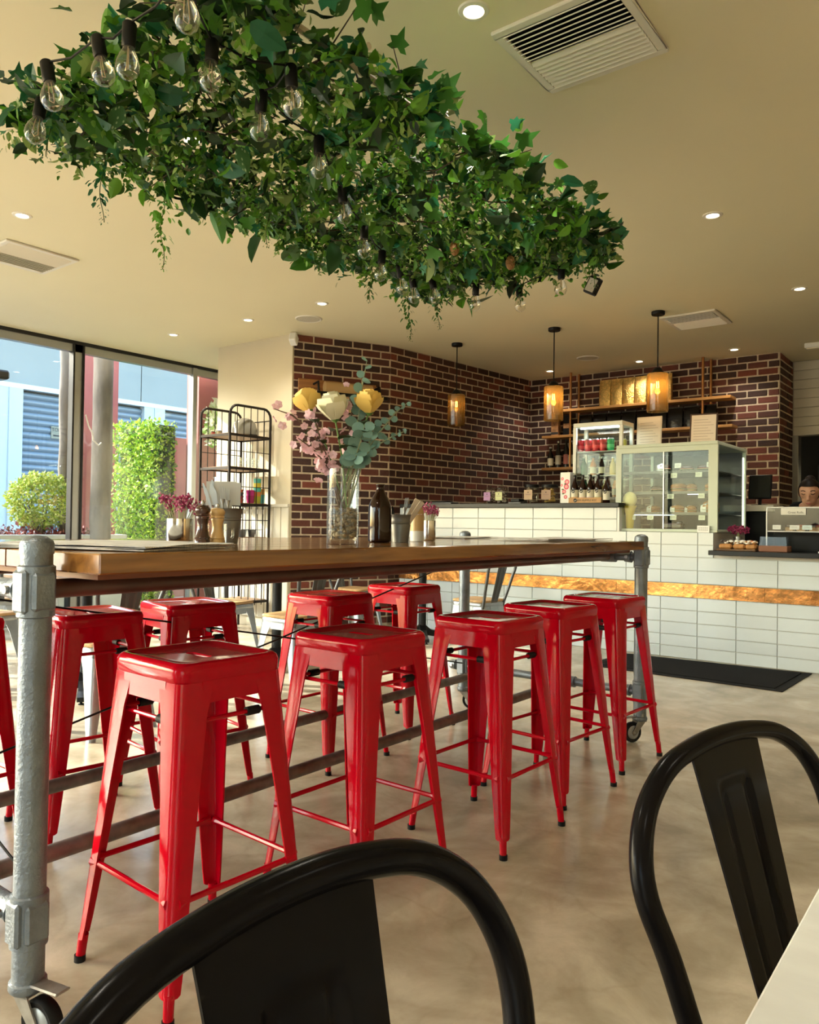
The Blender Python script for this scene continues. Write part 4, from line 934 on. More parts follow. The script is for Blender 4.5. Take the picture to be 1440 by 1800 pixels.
for k, (s_, d_, w_, lab) in enumerate(((-.012, .02, .048, 'front grey menu card standing in the bucket'), (-.028, .029, .048, 'second grey menu card behind the first'))):
    c = V((bx, by, TT + .02)) + RV * s_ + DV * d_; Mx = Matrix(((RV.x, DV.x, 0, c.x), (RV.y, DV.y, 0, c.y), (0, 0, 1, c.z), (0, 0, 0, 1))) @ Matrix.Rotation(-.06 - .02 * k, 4, 'X')
    tag(MB().box(-.022, .022, -.0007, .0007, 0, .1, Mx).box(-w_, w_, -.0007, .0007, .1, .172 + .004 * k, Mx).build('menu_card', mat('menu_grey', (.46, .45, .42), .6)), lab, 'menu', 'grey menu cards')
# glass mug
mg = thing('glass_mug', 'clear glass mug standing behind the steel flower cup', 'mug', (-1.80, 1.43, TT))
MB().lathe([(.001, 0), (.026, 0), (.028, .004), (.028, .062), (.026, .062), (.026, .008), (.001, .006)], 28).build('mug_body', m_glass, mg)
MB().tube([V((.0, .0, .05)) + RV * .029, V((0, 0, .048)) + RV * .045, V((0, 0, .025)) + RV * .046, V((0, 0, .014)) + RV * .029], .004, 8).build('handle', m_glass, mg)
# brown bottle, wooden bottle shaped shaker
lathe_thing('brown_bottle', 'large dark brown glass bottle beside the vase', 'bottle', (-1.86, 2.227), [('bottle', [(.036, 0), (.042, .004), (.0435, .012), (.0435, .125), (.041, .14), (.030, .165), (.018, .185), (.0145, .195), (.0145, .208), (.016, .210), (.016, .215), (.0125, .2155), (.0125, .2)], mat('brown_glass', (.018, .005, .002), .06, spec=.35), 36)])
shk = thing('wooden_shaker', 'pale wooden bottle shaped shaker with white painted base', 'shaker', (-1.891, 2.498, TT))
MB().lathe([(.026, 0), (.028, .002), (.028, .042)], 28).build('painted_base', m_white, shk); MB().lathe([(.028, .0421), (.028, .107), (.0275, .1075)], 28, cap0=False).build('body', mat('pale_beech', (.6, .4, .2), .3), shk)
MB().lathe([(.0275, .109), (.028, .110), (.027, .118), (.018, .142), (.017, .145), (.012, .146)], 28).build('lid', mat('pale_beech', (.6, .4, .2), .3), shk)
bx, by = -1.857, 2.345
knife('dark handled knife in the small grey bucket', cp(-.016, 0), (-.10, -.06, 1), .13, m_blackp, 'knife'); knife('steel fork leaning right in the small grey bucket', cp(-.003, .008), (.16, .08, 1), .165, m_steel, 'fork')
for k, (a_, d_) in enumerate(((.58, -.012), (.46, .012))):
    c = V((bx, by, TT + .0085)) + RV * (-.012) + DV * d_; Mx = Matrix(((RV.x, DV.x, 0, c.x), (RV.y, DV.y, 0, c.y), (0, 0, 1, c.z), (0, 0, 0, 1))) @ Matrix.Rotation(a_, 4, 'Y')
    tag(MB().box(-.010, .010, -.003, .003, 0, .175, Mx).build('napkin_roll', mat('kraft_napkin', (.55, .44, .33), .8), bevel=.0015), ('folded tan napkin leaning right out of the small bucket', 'second tan napkin behind the first in the small bucket')[k], 'napkin', 'tan napkins')
# newspapers
m_news = mat('newsprint', (.52, .51, .49), .8)
nt = m_news.node_tree; N = nt.nodes; L = nt.links; b = N['Principled BSDF']; tc = N.new('ShaderNodeTexCoord'); mp = N.new('ShaderNodeMapping'); mp.inputs['Scale'].default_value = (14, 260, 1); nz = N.new('ShaderNodeTexNoise'); nz.inputs['Scale'].default_value = 1; nz.inputs['Detail'].default_value = 2
n4 = N.new('ShaderNodeTexNoise'); n4.inputs['Scale'].default_value = 9; L.new(tc.outputs['Object'], n4.inputs['Vector'])
cr = N.new('ShaderNodeValToRGB'); cr.color_ramp.elements[0].position = .42; cr.color_ramp.elements[0].color = (.45, .45, .46, 1); cr.color_ramp.elements[1].position = .55; cr.color_ramp.elements[1].color = (.80, .79, .76, 1)
L.new(tc.outputs['Object'], mp.inputs[0]); L.new(mp.outputs[0], nz.inputs['Vector']); L.new(nz.outputs['Fac'], cr.inputs[0]); L.new(cr.outputs[0], b.inputs['Base Color'])
def newspaper(label, x, y, w, l, rz, n, seed):
    t = thing('newspaper', label, 'newspaper', (x, y, TT), rz, 'newspapers on the high table'); g = random.Random(seed)
    for i in range(n):
        ph = g.uniform(0, 6); a = g.uniform(-.02, .02); lift = .0008 + .0020 * i; R0, R1 = [], []
        for j in range(13):
            v = -1 + 2 * j / 12; z = lift + .0022 * (1 + sin(v * 4 + ph)) * (i + .3) / n + (.006 * max(0, v - .7) if i == n - 1 else 0)
            R0.append([V((u * w + a * v * l, v * l, z + .0012 * (1 + sin(u * 3 + ph)))) for u in (-1, -.5, 0, .5, 1)]); R1.append([p + V((0, 0, .0012)) for p in R0[-1]])
        s = MB(); s.smooth = True; s.loft(R1, False); s.loft([r[::-1] for r in R0], False); s.loft([[r[0] for r in R0], [r[0] for r in R1]], False); s.loft([[r[-1] for r in R1], [r[-1] for r in R0]], False); s.loft([R0[0], R1[0]], False); s.loft([R1[-1], R0[-1]], False)
        s.build('sheet', m_news, t)
newspaper('spread newspapers lying on the near left end of the high table', -1.78, 1.085, .24, .19, .35, 5, 3)
newspaper('open newspaper lying at the far right end of the high table', -1.78, 3.45, .17, .26, -.15, 3, 5)
newspaper('newspaper lying at the far back corner of the high table', -2.35, 3.45, .16, .2, .1, 2, 8)
# ------------------------------------------------------------------ wire bakery rack by the cream wall
m_iron = mat('dark_iron', (.022, .016, .013), .5, .6)
m_shelfw = wood('rack_wood', (.36, .21, .09), (.20, .10, .04), .5, (4, 30, 30))
RX0, RX1, RY0, RY1 = -6.47, -6.02, 4.92, 5.44
rk = thing('wire_rack', 'tall dark wire shelving rack with wooden shelves by the cream wall', 'rack', (0, 0, 0))
for x in (RX0, RX1):
    pts = [V((x, RY0, 0)), V((x, RY0, 1.2)), V((x, RY0, 2.14))] + [V((x, RY0 + .09 - .09 * cos(a), 2.14 + .09 * sin(a))) for a in (.4, .8, 1.2, pi / 2)] + [V((x, RY1 - .09 + .09 * sin(a), 2.14 + .09 * cos(a))) for a in (0, .4, .8, 1.2, pi / 2)] + [V((x, RY1, 0))]
    MB().tube(pts, .013, 10).build('end_hoop', m_iron, rk)
    for k in range(1, 6): y = lerp(RY0, RY1, k / 6); MB().tube([(x, y, .25), (x, y, 2.225)], .0042, 6).build('bar', m_iron, rk)
    for z in (1.78, 1.43, 1.10, .62): MB().tube([(x, RY0, z), (x, RY1, z)], .004, 6).build('bar', m_iron, rk)
for k in range(1, 5): x = lerp(RX0, RX1, k / 5); MB().tube([(x, RY1, .25), (x, RY1, 2.12)], .003, 6).build('bar', m_iron, rk)
SHZ = (1.955, 1.627, 1.272, .93, .3)
for z in SHZ:
    sh = MB().box(RX0 + .014, RX1 - .014, RY0 + .014, RY1 - .014, z - .018, z).build('shelf', m_shelfw, rk, bevel=.003)
    f = MB(); f.box(RX0 - .01, RX1 + .01, RY0 - .008, RY0 + .012, z - .03, z - .006); f.box(RX0 - .01, RX1 + .01, RY1 - .012, RY1 + .008, z - .03, z - .006); f.box(RX0 - .008, RX0 + .012, RY0, RY1, z - .03, z - .006); f.box(RX1 - .012, RX1 + .008, RY0, RY1, z - .03, z - .006)
    f.build('shelf_frame', m_iron, sh)
MB().tube([(RX0, RY1, 2.12), (RX1, RY1, 2.12)], .006, 6).build('bar', m_iron, rk)
t = thing('cloche', 'smoky domed cloche on the top rack shelf', 'cloche', (-6.16, 5.22, 1.9555)); MB().lathe([(.125, 0), (.125, .06), (.11, .12), (.08, .155), (.04, .175), (.001, .18)], 28, cap0=False).build('dome', mat('smoked_dome', (.22, .21, .17), .12, spec=.6), t)
MB().lathe([(.135, 0), (.135, .006), (.001, .006)], 28).build('plate', m_black, t)
for k, (x, y, c) in enumerate(((-6.38, 5.0, (.35, .06, .04)), (-6.32, 5.04, (.03, .03, .03)), (-6.27, 4.99, (.3, .25, .15)))):
    t = thing('small_tin', ('small red tin', 'small black tin', 'small tan tin')[k] + ' on the open end of the top rack shelf', 'tin', (x, y, 1.9555)); MB().lathe([(.02, 0), (.021, .002), (.021, .028)], 14).build('can', mat('tin_%d' % k, c, .4), t); MB().lathe([(.022, .0282), (.022, .034), (.001, .035)], 14).build('lid', m_black, t)
def stack(label, x, y, z, cols, r0, r1, h, step, nm, cat):
    for i, c in enumerate(cols):
        t = thing(nm, '%s, %s' % (label, ('lowest of the stack', 'second of the stack', 'third of the stack', 'topmost of the stack', 'fifth of the stack')[i]), cat, (x, y, z + i * step), 0, 'colourful tableware on the rack')
        MB().lathe([(.001, 0), (r0, 0), (r1, h), (r1 - .003, h), (r0 - .003, .003), (.001, .003)], 20).build('wall', mat('melamine_%.2f_%.2f_%.2f' % c, c, .35), t)
        MB().lathe([(r0 * .6, -.0004), (r0 * .8, -.0004), (r0 * .8, .001)], 16, cap0=False, cap1=False).build('foot_ring', mat('melamine_%.2f_%.2f_%.2f' % c, c, .35), t)
stack('colourful bowl on the third rack shelf', -6.13, 5.09, 1.2735, [(.55, .08, .04), (.30, .02, .04), (.03, .03, .04), (.70, .14, .04)], .07, .085, .035, .032, 'bowl', 'bowl')
stack('magenta tumbler on the third rack shelf', -6.09, 5.25, 1.2735, [(.30, .01, .10), (.45, .02, .2)], .036, .042, .075, .055, 'tumbler', 'cup')
stack('striped tumbler on the third rack shelf by the wires', -6.085, 5.335, 1.2735, [(.35, .38, .03), (.60, .22, .06), (.08, .45, .38), (.65, .55, .05), (.08, .45, .38)], .034, .040, .07, .045, 'tumbler', 'cup')
stack('tumbler at the back of the third rack shelf', -6.10, 5.405, 1.2735, [(.04, .35, .40), (.5, .25, .04)], .030, .034, .09, .06, 'tumbler', 'cup')
t = thing('muffin_tray', 'grey muffin tray on the lower rack shelf', 'tray', (-6.2, 5.18, .9315)); MB().box(-.15, .15, -.2, .2, .072, .078).build('tray', m_grey, t, bevel=.004)
for i in range(2):
    for j in range(3): MB().lathe([(.03, 0), (.044, .0715)], 16, (-.07 + .14 * i, -.13 + .13 * j, 0)).build('cup_mould', m_grey, t)
for k in range(5):
    t = thing('clear_tumbler', '%s clear drinking glass from the open end of the second rack shelf' % ('first', 'second', 'third', 'fourth', 'last')[k], 'glass', (-6.12, 5.0 + k * .088, 1.6285), 0, 'clear glasses on the rack'); MB().lathe([(.001, 0), (.03, 0), (.035, .1), (.033, .1), (.028, .006), (.001, .006)], 18).build('wall', m_glass, t); MB().lathe([(.03, 0), (.031, .004)], 18, cap0=False, cap1=False).build('base', m_glass, t)
for k in range(6):
    t = thing('hanging_cup', 'small white cup hanging under the third rack shelf, %s from the open end' % ('first', 'second', 'third', 'fourth', 'fifth', 'last')[k], 'cup', (-6.06, 4.985 + k * .078, 1.165), 0, 'white cups hanging on the rack')
    MB().lathe([(.001, 0), (.022, 0), (.032, .045), (.030, .045), (.020, .004), (.001, .004)], 18).build('cup', m_white, t); MB().tube([(0, 0, .004), (0, 0, .05), (0, .006, .0775)], .002, 6).build('hook', m_iron, t)
# pot plant outside / white lily by the recess window
bush('potted_plant', 'pale leafy plant seen above the rack by the recess window', 'plant', (-7.3, 5.9, 2.2), (.2, .25, .3), 500, (.06, .14), [(.5, .55, .35), (.25, .4, .1), (.7, .72, .6)], 31, 1.6)
t = thing('plant_stand', 'tall dark stand holding the pale leafy plant', 'stand', (-7.3, 5.9, 0)); MB().tube([(0, 0, .02), (0, 0, 1.36)], .03, 12).build('column', m_black, t); MB().lathe([(.22, 0), (.22, .015), (.03, .03)], 24).build('base', m_black, t); MB().lathe([(.08, 1.36), (.13, 1.6), (.12, 1.6), (.07, 1.38)], 20).build('pot', m_white, t)

# ------------------------------------------------------------------ kraft paper roller on the angled brick wall
d1 = V((.475, .97, 0)).normalized(); n1_ = V((d1.y, -d1.x, 0)); W0 = V((-5.775, 5.52, 0))
def WP(u, o_, z): return W0 + d1 * u + n1_ * o_ + V((0, 0, z))
MW = Matrix(((d1.x, -n1_.x, 0, 0), (d1.y, -n1_.y, 0, 0), (0, 0, 1, 0), (0, 0, 0, 1)))
kp = thing('paper_roller', 'brown paper roll holder on a board on the angled brick wall', 'paper roller', tuple(WP(.5, .0165, 2.38)))
MB().box(-.46, .40, -.02, .0, .02, .17, MW).build('board', wood('board_wood', (.36, .16, .05), (.22, .09, .03), .5, (3, 3, 40)), kp, bevel=.004)
MB().tube([MW @ V((-.20, -.075, .095)), MW @ V((.32, -.075, .095))], .055, 24).build('roll', mat('kraft_paper', (.50, .33, .15), .8), kp)
MB().box(-.20, .32, -.076, -.074, -.16, .095, MW @ Matrix.Translation((0, -.056, 0))).build('paper_sheet', mat('kraft_paper', (.5, .3, .15), .8), kp)
MB().box(-.36, .48, -.150, -.132, .0, .035, MW).build('cutter_bar', m_black, kp, bevel=.004)
for u in (-.3, .38): MB().tube([MW @ V((u, -.01, .12)), MW @ V((u + .03, -.08, .14)), MW @ V((u + .02, -.135, .03))], .012, 8).build('bracket', m_black, kp)

# ------------------------------------------------------------------ tiled service counter
m_tile = mat('gloss_white_tile', (.60, .665, .70), .12, spec=.5, objrand=.03)
m_grout = mat('counter_grout', (.55, .55, .52), .8)
m_stone = mat('black_stone', (.008, .008, .009), .25, spec=.25)
ct = thing('service_counter', 'white tiled service counter with copper band and black tops', 'counter', (0, 0, 0))
CY = 6.55
MB().box(-5.19, -2.755, CY + .012, 7.05, 0, 1.256).build('core', m_grout, ct); MB().box(-2.755, -1.932, CY + .012, 7.5, 0, 1.046).build('core', m_grout, ct); MB().box(-1.932, .9, CY + .012, 7.05, 0, .868).build('core', m_grout, ct)
tm = {}
def tile(x0, x1, z0, z1):
    k = (round(x1 - x0, 3), round(z1 - z0, 3))
    if k not in tm: tm[k] = MB().box(0, k[0], 0, .0115, 0, k[1]).mesh('tile', m_tile, bevel=.002)
    ob('tile', tm[k], ct, (x0, CY, z0))
rows = [(.002, .093), (.098, .189), (.194, .293), (.298, .396), (.401, .503), (.625, .729), (.733, .838), (.842, .941), (.945, 1.045), (1.050, 1.15), (1.155, 1.254)]
for z0, z1 in rows:
    xr = .9 if z1 < .86 else (-1.932 if z1 < 1.05 else -2.757)
    x = -2.362 - .3062 * 10
    while x < xr:
        a, e = max(x + .002, -5.19), min(x + .3042, xr)
        if e - a > .02: tile(a, e, z0, z1 if not (z1 > .84 and x > -1.94 and z1 < .95) else min(z1, .866))
        x += .3062
x = -1.932 + 0.0
# tile strip above .842 on the low part
cop = mat('hammered_copper', (.50, .22, .07), .22, 1., var=.45, vs_=7, bump=.6, bs=14)
for k in range(5): MB().box(-5.19 + k * 1.218, -5.19 + (k + 1) * 1.218 - .001, CY - .006, CY + .0115, .508, .620).build('copper_band', cop, ct, bevel=.001)
MB().box(-5.16, -2.72, CY - .05, 7.12, 1.2565, 1.296).build('worktop', m_stone, ct, bevel=.003)
MB().box(-1.93, 1.0, CY - .14, 7.1, .869, .906).build('worktop', m_stone, ct, bevel=.003)
MB().box(-2.7545, -2.735, CY + .002, 7.05, 1.047, 1.2555).build('end_panel', m_white, ct)

# ------------------------------------------------------------------ glass food display
m_pale = mat('pale_green_paint', (.52, .58, .48), .35)
m_dglass = glass('display_glass', (.93, .97, .95), .4)
dx0, dx1, dy0, dy1, dz0, dz1 = -2.79, -1.915, 6.60, 7.47, 1.0475, 1.805
dc = thing('food_display', 'pale green framed glass food display case on the counter', 'display case', (0, 0, 0))
MB().box(dx0, dx1, dy0, dy1, dz0, dz0 + .025).build('base', m_pale, dc, bevel=.004)
MB().box(dx0, dx1, dy0, dy1, dz1 - .03, dz1).build('top', m_pale, dc, bevel=.004)
for x in (dx0, dx1 - .028):
    for y in (dy0, dy1 - .028): MB().box(x, x + .028, y, y + .028, dz0 + .025, dz1 - .03).build('post', m_pale, dc)
f = MB(); f.box(dx0 + .028, dx1 - .028, dy0, dy0 + .012, dz1 - .075, dz1 - .03); f.box(dx1 - .075, dx1 - .028, dy0, dy0 + .012, dz0 + .025, dz1 - .075); f.box(dx0 + .028, dx0 + .05, dy0, dy0 + .012, dz0 + .025, dz1 - .075)
f.build('front_surround', m_pale, dc)
MB().box(dx0 + .05, -2.37, dy0 + .013, dy0 + .018, dz0 + .026, dz1 - .04).build('pane', m_dglass, dc); MB().box(-2.36, dx1 - .03, dy0 + .019, dy0 + .024, dz0 + .026, dz1 - .04).build('pane', m_dglass, dc)
MB().box(-2.372, -2.362, dy0 + .010, dy0 + .014, dz0 + .026, dz1 - .075).build('pane_joint', m_steel, dc)
MB().box(dx1 - .008, dx1 - .003, dy0 + .03, dy1 - .03, dz0 + .026, dz1 - .031).build('pane', m_dglass, dc); MB().box(dx0 + .003, dx0 + .008, dy0 + .03, dy1 - .03, dz0 + .026, dz1 - .031).build('pane', m_dglass, dc)
MB().box(dx0 + .03, dx1 - .03, dy1 - .02, dy1 - .012, dz0 + .026, dz1 - .031).build('rear_panel', mat('display_dark', (.02, .02, .022), .3), dc)
m_dsh = mat('display_shelf', (.05, .045, .04), .3, .3)
DS = [(1.565, 6.72), (1.385, 6.70), (1.205, 6.68)]
for z, y in DS:
    sh = MB().box(dx0 + .032, dx1 - .032, y, dy1 - .03, z - .008, z).build('shelf', m_dsh, dc); MB().box(dx0 + .032, dx1 - .032, y - .006, y - .0005, z - .012, z + .012).build('price_rail', mat('rail_steel', (.12, .12, .115), .5), sh)
m_led = mat('led', (1, 1, 1), .4, emis=(.92, .96, 1), es=6)
for y, z, x0, x1 in ((6.72, dz1 - .045, -2.4, dx1 - .05), (6.70, 1.194, -2.7, -2.3), (6.73, 1.373, -2.2, -2.1)):
    s = MB()
    n_ = int((x1 - x0) / .016)
    for i in range(n_): s.box(x0 + i * .016, x0 + i * .016 + .010, y, y + .012, z - .004, z - .0005)
    s.build('led_strip', m_led, dc)
MB().box(dx1 - .022, dx1 - .012, dy1 - .05, dy1 - .038, dz0 + .06, dz1 - .08).build('led_tube', mat('led_warm', (1, .95, .8), .4, emis=(1, .93, .75), es=2.2), dc)
l = bpy.data.lights.new('display_lamp', 'AREA'); l.shape = 'RECTANGLE'; l.size = .7; l.size_y = .03; l.energy = .7; l.color = (.95, .97, 1); lo = ob('lamp', l, dc, (-2.35, 6.735, dz1 - .055))
# food
m_crust = mat('crust', (.42, .20, .06), .6, var=.3, vs_=30); m_crumb = mat('bread_crumb', (.62, .46, .24), .8); m_fill = mat('salad', (.16, .26, .04), .6); m_ham = mat('ham', (.60, .24, .16), .5); m_wrap = mat('white_wrap', (.78, .80, .82), .6); m_choc = mat('choc_glaze', (.05, .02, .012), .25); m_sugar = mat('icing', (.8, .78, .72), .6)
def bun(label, x, y, z, rx, ry, h, rz, wrap=True, dark=False):
    t = thing('filled_roll', label, 'sandwich', (x, y, z), rz, 'filled rolls in the display case')
    MB().ball((0, 0, h * .26), 1, 14, 8, rx, ry, h * .26).build('bread_bottom', m_crust if not dark else m_choc, t)
    MB().ball((0, 0, h * .48), 1, 14, 6, rx * 1.06, ry * 1.06, h * .12).build('ham', m_ham, t); MB().ball((.0, -.004, h * .42), 1, 14, 6, rx * 1.10, ry * 1.08, h * .07).build('salad', m_fill, t)
    MB().ball((0, 0, h * .70), 1, 14, 8, rx, ry, h * .30).build('bread_top', m_crust if not dark else m_choc, t)
    if wrap: MB().tube([(-rx * .95, 0, h * .45), (-rx * .25, 0, h * .45)], [ry * .7, ry * 1.1], 12).build('wrapper', m_wrap, t)
k = 0
names = ['filled roll with ham on the middle shelf of the display case', 'filled roll beside the ham roll on the middle shelf', 'twisted pastry roll at the right of the middle shelf', 'wrapped roll on the lower shelf at the centre', 'second wrapped roll on the lower shelf', 'wrapped roll at the right of the lower shelf', 'wrapped roll stacked behind on the lower shelf',
         'dark toasted sandwich on the top shelf of the display case', 'dark sandwich at the right of the top shelf', 'dark sandwich at the left of the top shelf', 'roll on the left of the middle shelf', 'roll on the left of the lower shelf']
for x, y, z, rx, ry, h, rz, w_, dk in ((-2.30, 6.80, 1.3855, .07, .045, .085, .2, False, False), (-2.20, 6.83, 1.3855, .05, .04, .08, -.3, False, False), (-2.03, 6.80, 1.3855, .05, .045, .08, 1.0, False, False), (-2.30, 6.77, 1.2055, .06, .04, .075, .1, True, False), (-2.19, 6.79, 1.2055, .05, .04, .07, -.2, True, False), (-2.03, 6.77, 1.2055, .07, .05, .085, .1, True, False), (-2.06, 6.92, 1.2055, .07, .05, .12, 0, True, False),
                               (-2.24, 6.83, 1.5655, .06, .045, .06, .3, False, True), (-2.10, 6.83, 1.5655, .055, .04, .06, -.2, False, True), (-2.45, 6.85, 1.5655, .06, .05, .08, .5, True, True), (-2.50, 6.83, 1.3855, .06, .045, .07, .0, False, True), (-2.52, 6.80, 1.2055, .06, .045, .07, .2, True, False)):
    bun(names[k], x, y, z, rx, ry, h, rz, w_, dk); k += 1
t = thing('brownie_pile', 'foil wrapped cake on the floor of the display case', 'cake', (-2.33, 6.76, dz0 + .0255)); MB().box(-.09, .09, -.05, .05, 0, .05).build('cake', m_choc, t, bevel=.012); MB().ball((.06, -.01, .035), .035, 10, 6).build('foil', m_steel, t)
tc_ = 0
m_card = mat('price_card', (.66, .68, .58), .6)
def card(label, x, y, z, w=.05, h=.04, tilt=.15, m=None):
    t = thing('price_card', label, 'card', (x, y, z), 0, 'price cards'); MB().box(-w / 2, w / 2, -.0008, .0008, 0, h, Matrix.Rotation(-tilt, 4, 'X')).build('card', m or m_card, t)
    for i in range(2): MB().box(-w * .36, w * .3, -.0013, -.0009, h * (.35 + .25 * i), h * (.40 + .25 * i), Matrix.Rotation(-tilt, 4, 'X')).build('line', mat('grey_ink', (.2, .2, .18), .7), t)
for i, (x, z) in enumerate(((-2.31, 1.512), (-2.10, 1.515), (-2.33, 1.332), (-2.07, 1.334), (-2.66, 1.150), (-2.50, 1.150), (-2.30, 1.150), (-2.06, 1.150), (-2.29, 1.60), (-2.02, 1.60))):
    card(('pale price card under the top display shelf, left one', 'pale price card under the top display shelf, right one', 'pale price card under the middle shelf, left one', 'pale price card under the middle shelf, right one', 'pale price card at the far left of the lowest shelf rail', 'pale price card second on the lowest shelf rail', 'pale price card third on the lowest shelf rail', 'pale price card at the right end of the lowest shelf rail', 'larger price card on top shelf beside the dark sandwich', 'larger price card at the right of the top shelf')[i], x, (6.700, 6.700, 6.680, 6.680, 6.662, 6.662, 6.662, 6.662, 6.74, 6.74)[i], z, .055, .042)
t = thing('day_card', 'small white perforated card standing in front of the display case', 'card', (-2.02, 6.578, 1.0465)); MB().box(-.05, .05, -.004, .004, 0, .058).build('card', m_white, t, bevel=.002)
for i in range(5):
    for j in range(2): MB().box(-.036 + .016 * i, -.029 + .016 * i, -.0052, -.0041, .018 + .016 * j, .026 + .016 * j).build('mark', mat('grey_ink', (.2, .2, .2), .7), t)
t = thing('gelato_model', 'yellow ice cream shaped ornament at the left of the display case', 'ornament', (-2.69, 6.68, dz0 + .0255)); MB().lathe([(.03, 0), (.034, .05), (.036, .12), (.05, .18), (.06, .20)], 18).build('cone', mat('wafer', (.68, .50, .06), .5), t); MB().ball((0, 0, .255), .062, 16, 10, 1, .8, 1.1).build('scoop', mat('vanilla', (.72, .66, .28), .5), t); MB().ball((-.05, -.02, .225), .02, 10, 6, 1.6, 1, .6).build('drip', mat('vanilla', (.7, .6, .2), .5), t)
# framed menus on the case
def framed(label, x, y, rz, m_fr, w, h, tilt):
    t = thing('framed_menu', label, 'menu', (x, y, dz1 + .001), rz, 'framed menus on the display case'); Mx = Matrix.Rotation(-tilt, 4, 'X')
    MB().box(-w / 2, w / 2, 0, .012, 0, h, Mx).build('frame', m_fr, t, bevel=.003); MB().box(-w / 2 + .014, w / 2 - .014, -.0015, -.0003, .014, h - .014, Mx).build('page', mat('menu_page', (.68, .60, .50), .7), t)
    for i in range(9): MB().box(-w * .36, w * (.36 - .1 * (i % 3)), -.0022, -.0016, h * (.12 + .085 * i), h * (.12 + .085 * i) + .004, Mx).build('line', mat('faint_ink', (.38, .32, .26), .7), t)
    MB().box(-.02, .02, .012, .016, .004, h * .7, Matrix.Translation((0, .075, 0)) @ Matrix.Rotation(.12, 4, 'X')).build('stand', m_fr, t)
framed('pale framed menu standing at the left on the display case', -2.655, 7.02, 0, mat('frame_beige', (.60, .52, .42), .6), .235, .30, .06)
framed('dark framed menu leaning at the right on the display case', -2.165, 7.02, .12, mat('frame_dark', (.05, .025, .015), .5), .235, .30, .16)

# ------------------------------------------------------------------ glass drinks fridge
m_fr = mat('fridge_white', (.70, .70, .64), .35)
fx0, fx1, fy0, fy1, fz0, fz1 = -3.285, -2.80, 6.76, 7.03, 1.2965, 2.052
fg = thing('drinks_fridge', 'white framed glass drinks fridge on the counter', 'fridge', (0, 0, 0))
MB().box(fx0, fx1, fy0, fy1, fz0, fz0 + .06).build('base', m_fr, fg, bevel=.004); MB().box(fx0, fx1, fy0, fy1, fz1 - .04, fz1).build('top', m_fr, fg, bevel=.004)
for x in (fx0, fx1 - .03):
    for y in (fy0, fy1 - .03): MB().box(x, x + .03, y, y + .03, fz0 + .06, fz1 - .04).build('post', m_fr, fg)
MB().box(fx0 + .03, fx1 - .03, fy0 + .01, fy0 + .015, fz0 + .06, fz1 - .04).build('pane', m_dglass, fg); MB().box(fx1 - .012, fx1 - .007, fy0 + .03, fy1 - .03, fz0 + .06, fz1 - .04).build('pane', m_dglass, fg); MB().box(fx0 + .007, fx0 + .012, fy0 + .03, fy1 - .03, fz0 + .06, fz1 - .04).build('pane', m_dglass, fg); MB().box(fx0 + .03, fx1 - .03, fy1 - .02, fy1 - .015, fz0 + .06, fz1 - .04).build('pane', m_dglass, fg)
FS = (1.785, 1.56, 1.3573)
for z in FS[:2]: MB().box(fx0 + .014, fx1 - .014, fy0 + .02, fy1 - .022, z - .006, z).build('shelf', mat('wire_white', (.6, .62, .6), .4), fg)
MB().box(fx0 + .05, fx1 - .05, fy0 + .05, fy0 + .07, fz1 - .052, fz1 - .041).build('lamp_tube', mat('led_cool', (1, 1, 1), .4, emis=(.9, .97, 1), es=8), fg)
l = bpy.data.lights.new('fridge_lamp', 'AREA'); l.shape = 'RECTANGLE'; l.size = .35; l.size_y = .03; l.energy = 2.0; l.color = (.92, .97, 1); ob('lamp', l, fg, (-3.04, 6.86, fz1 - .06))
def can(label, x, y, z, c):
    t = thing('drink_can', label, 'can', (x, y, z), 0, 'drink cans in the fridge'); MB().lathe([(.024, 0), (.031, .006), (.0325, .012), (.0325, .104), (.031, .110)], 20).build('can', mat('can_%.2f_%.2f' % c[:2], c, .22, .3), t); MB().lathe([(.031, .1102), (.027, .118), (.0265, .1195), (.024, .117), (.001, .117)], 20, cap0=False).build('lid', m_steel, t); MB().lathe([(.0329, .03), (.0329, .06)], 20, cap0=False, cap1=False).build('band', mat('band_%.2f_%.2f' % c[:2], tuple(min(1, q * 1.6 + .05) for q in c), .3), t)
for i, (x, c) in enumerate(((-3.235, (.50, .01, .03)), (-3.162, (.55, .04, .06)), (-3.088, (.52, .015, .02)), (-3.015, (.52, .012, .03)), (-2.94, (.01, .30, .09)))):
    can(('red drink can at the left of the fridge row', 'pinkish red drink can second in the fridge row', 'red drink can in the middle of the fridge row', 'red drink can fourth in the fridge row', 'green drink can in the fridge row')[i], x, 6.83, 1.7856, c)
can('yellow drink can at the back corner of the fridge', -2.87, 6.95, 1.7856, (.5, .45, .03))
def bottle(label, x, y, z, mg_, h, r_, cap, lab, group, rz=0, tilt=0, nm='bottle'):
    t = thing(nm, label, 'bottle', (x, y, z), rz, group)
    if tilt: t.rotation_euler = (0, tilt, rz)
    MB().lathe([(r_ * .9, 0), (r_, .004), (r_, h * .52), (r_ * .95, h * .58), (r_ * .45, h * .78), (r_ * .38, h * .82), (r_ * .38, h * .93)], 18).build('glass_body', mg_, t)
    MB().lathe([(r_ * .44, h * .931), (r_ * .44, h * .995), (r_ * .3, h)], 14).build('cap', cap, t)
    if lab: MB().lathe([(r_ * 1.012, h * .12), (r_ * 1.012, h * .46)], 20, cap0=False, cap1=False).build('label_band', lab, t)
    return t
m_bg = mat('brown_glass', (.02, .006, .002), .06); m_gg = mat('green_glass', (.01, .12, .04), .1); m_lab = mat('cream_label', (.76, .72, .58), .6); m_org = mat('orange_drink', (.55, .20, .03), .2); m_yel = mat('yellow_drink', (.6, .45, .08), .25)
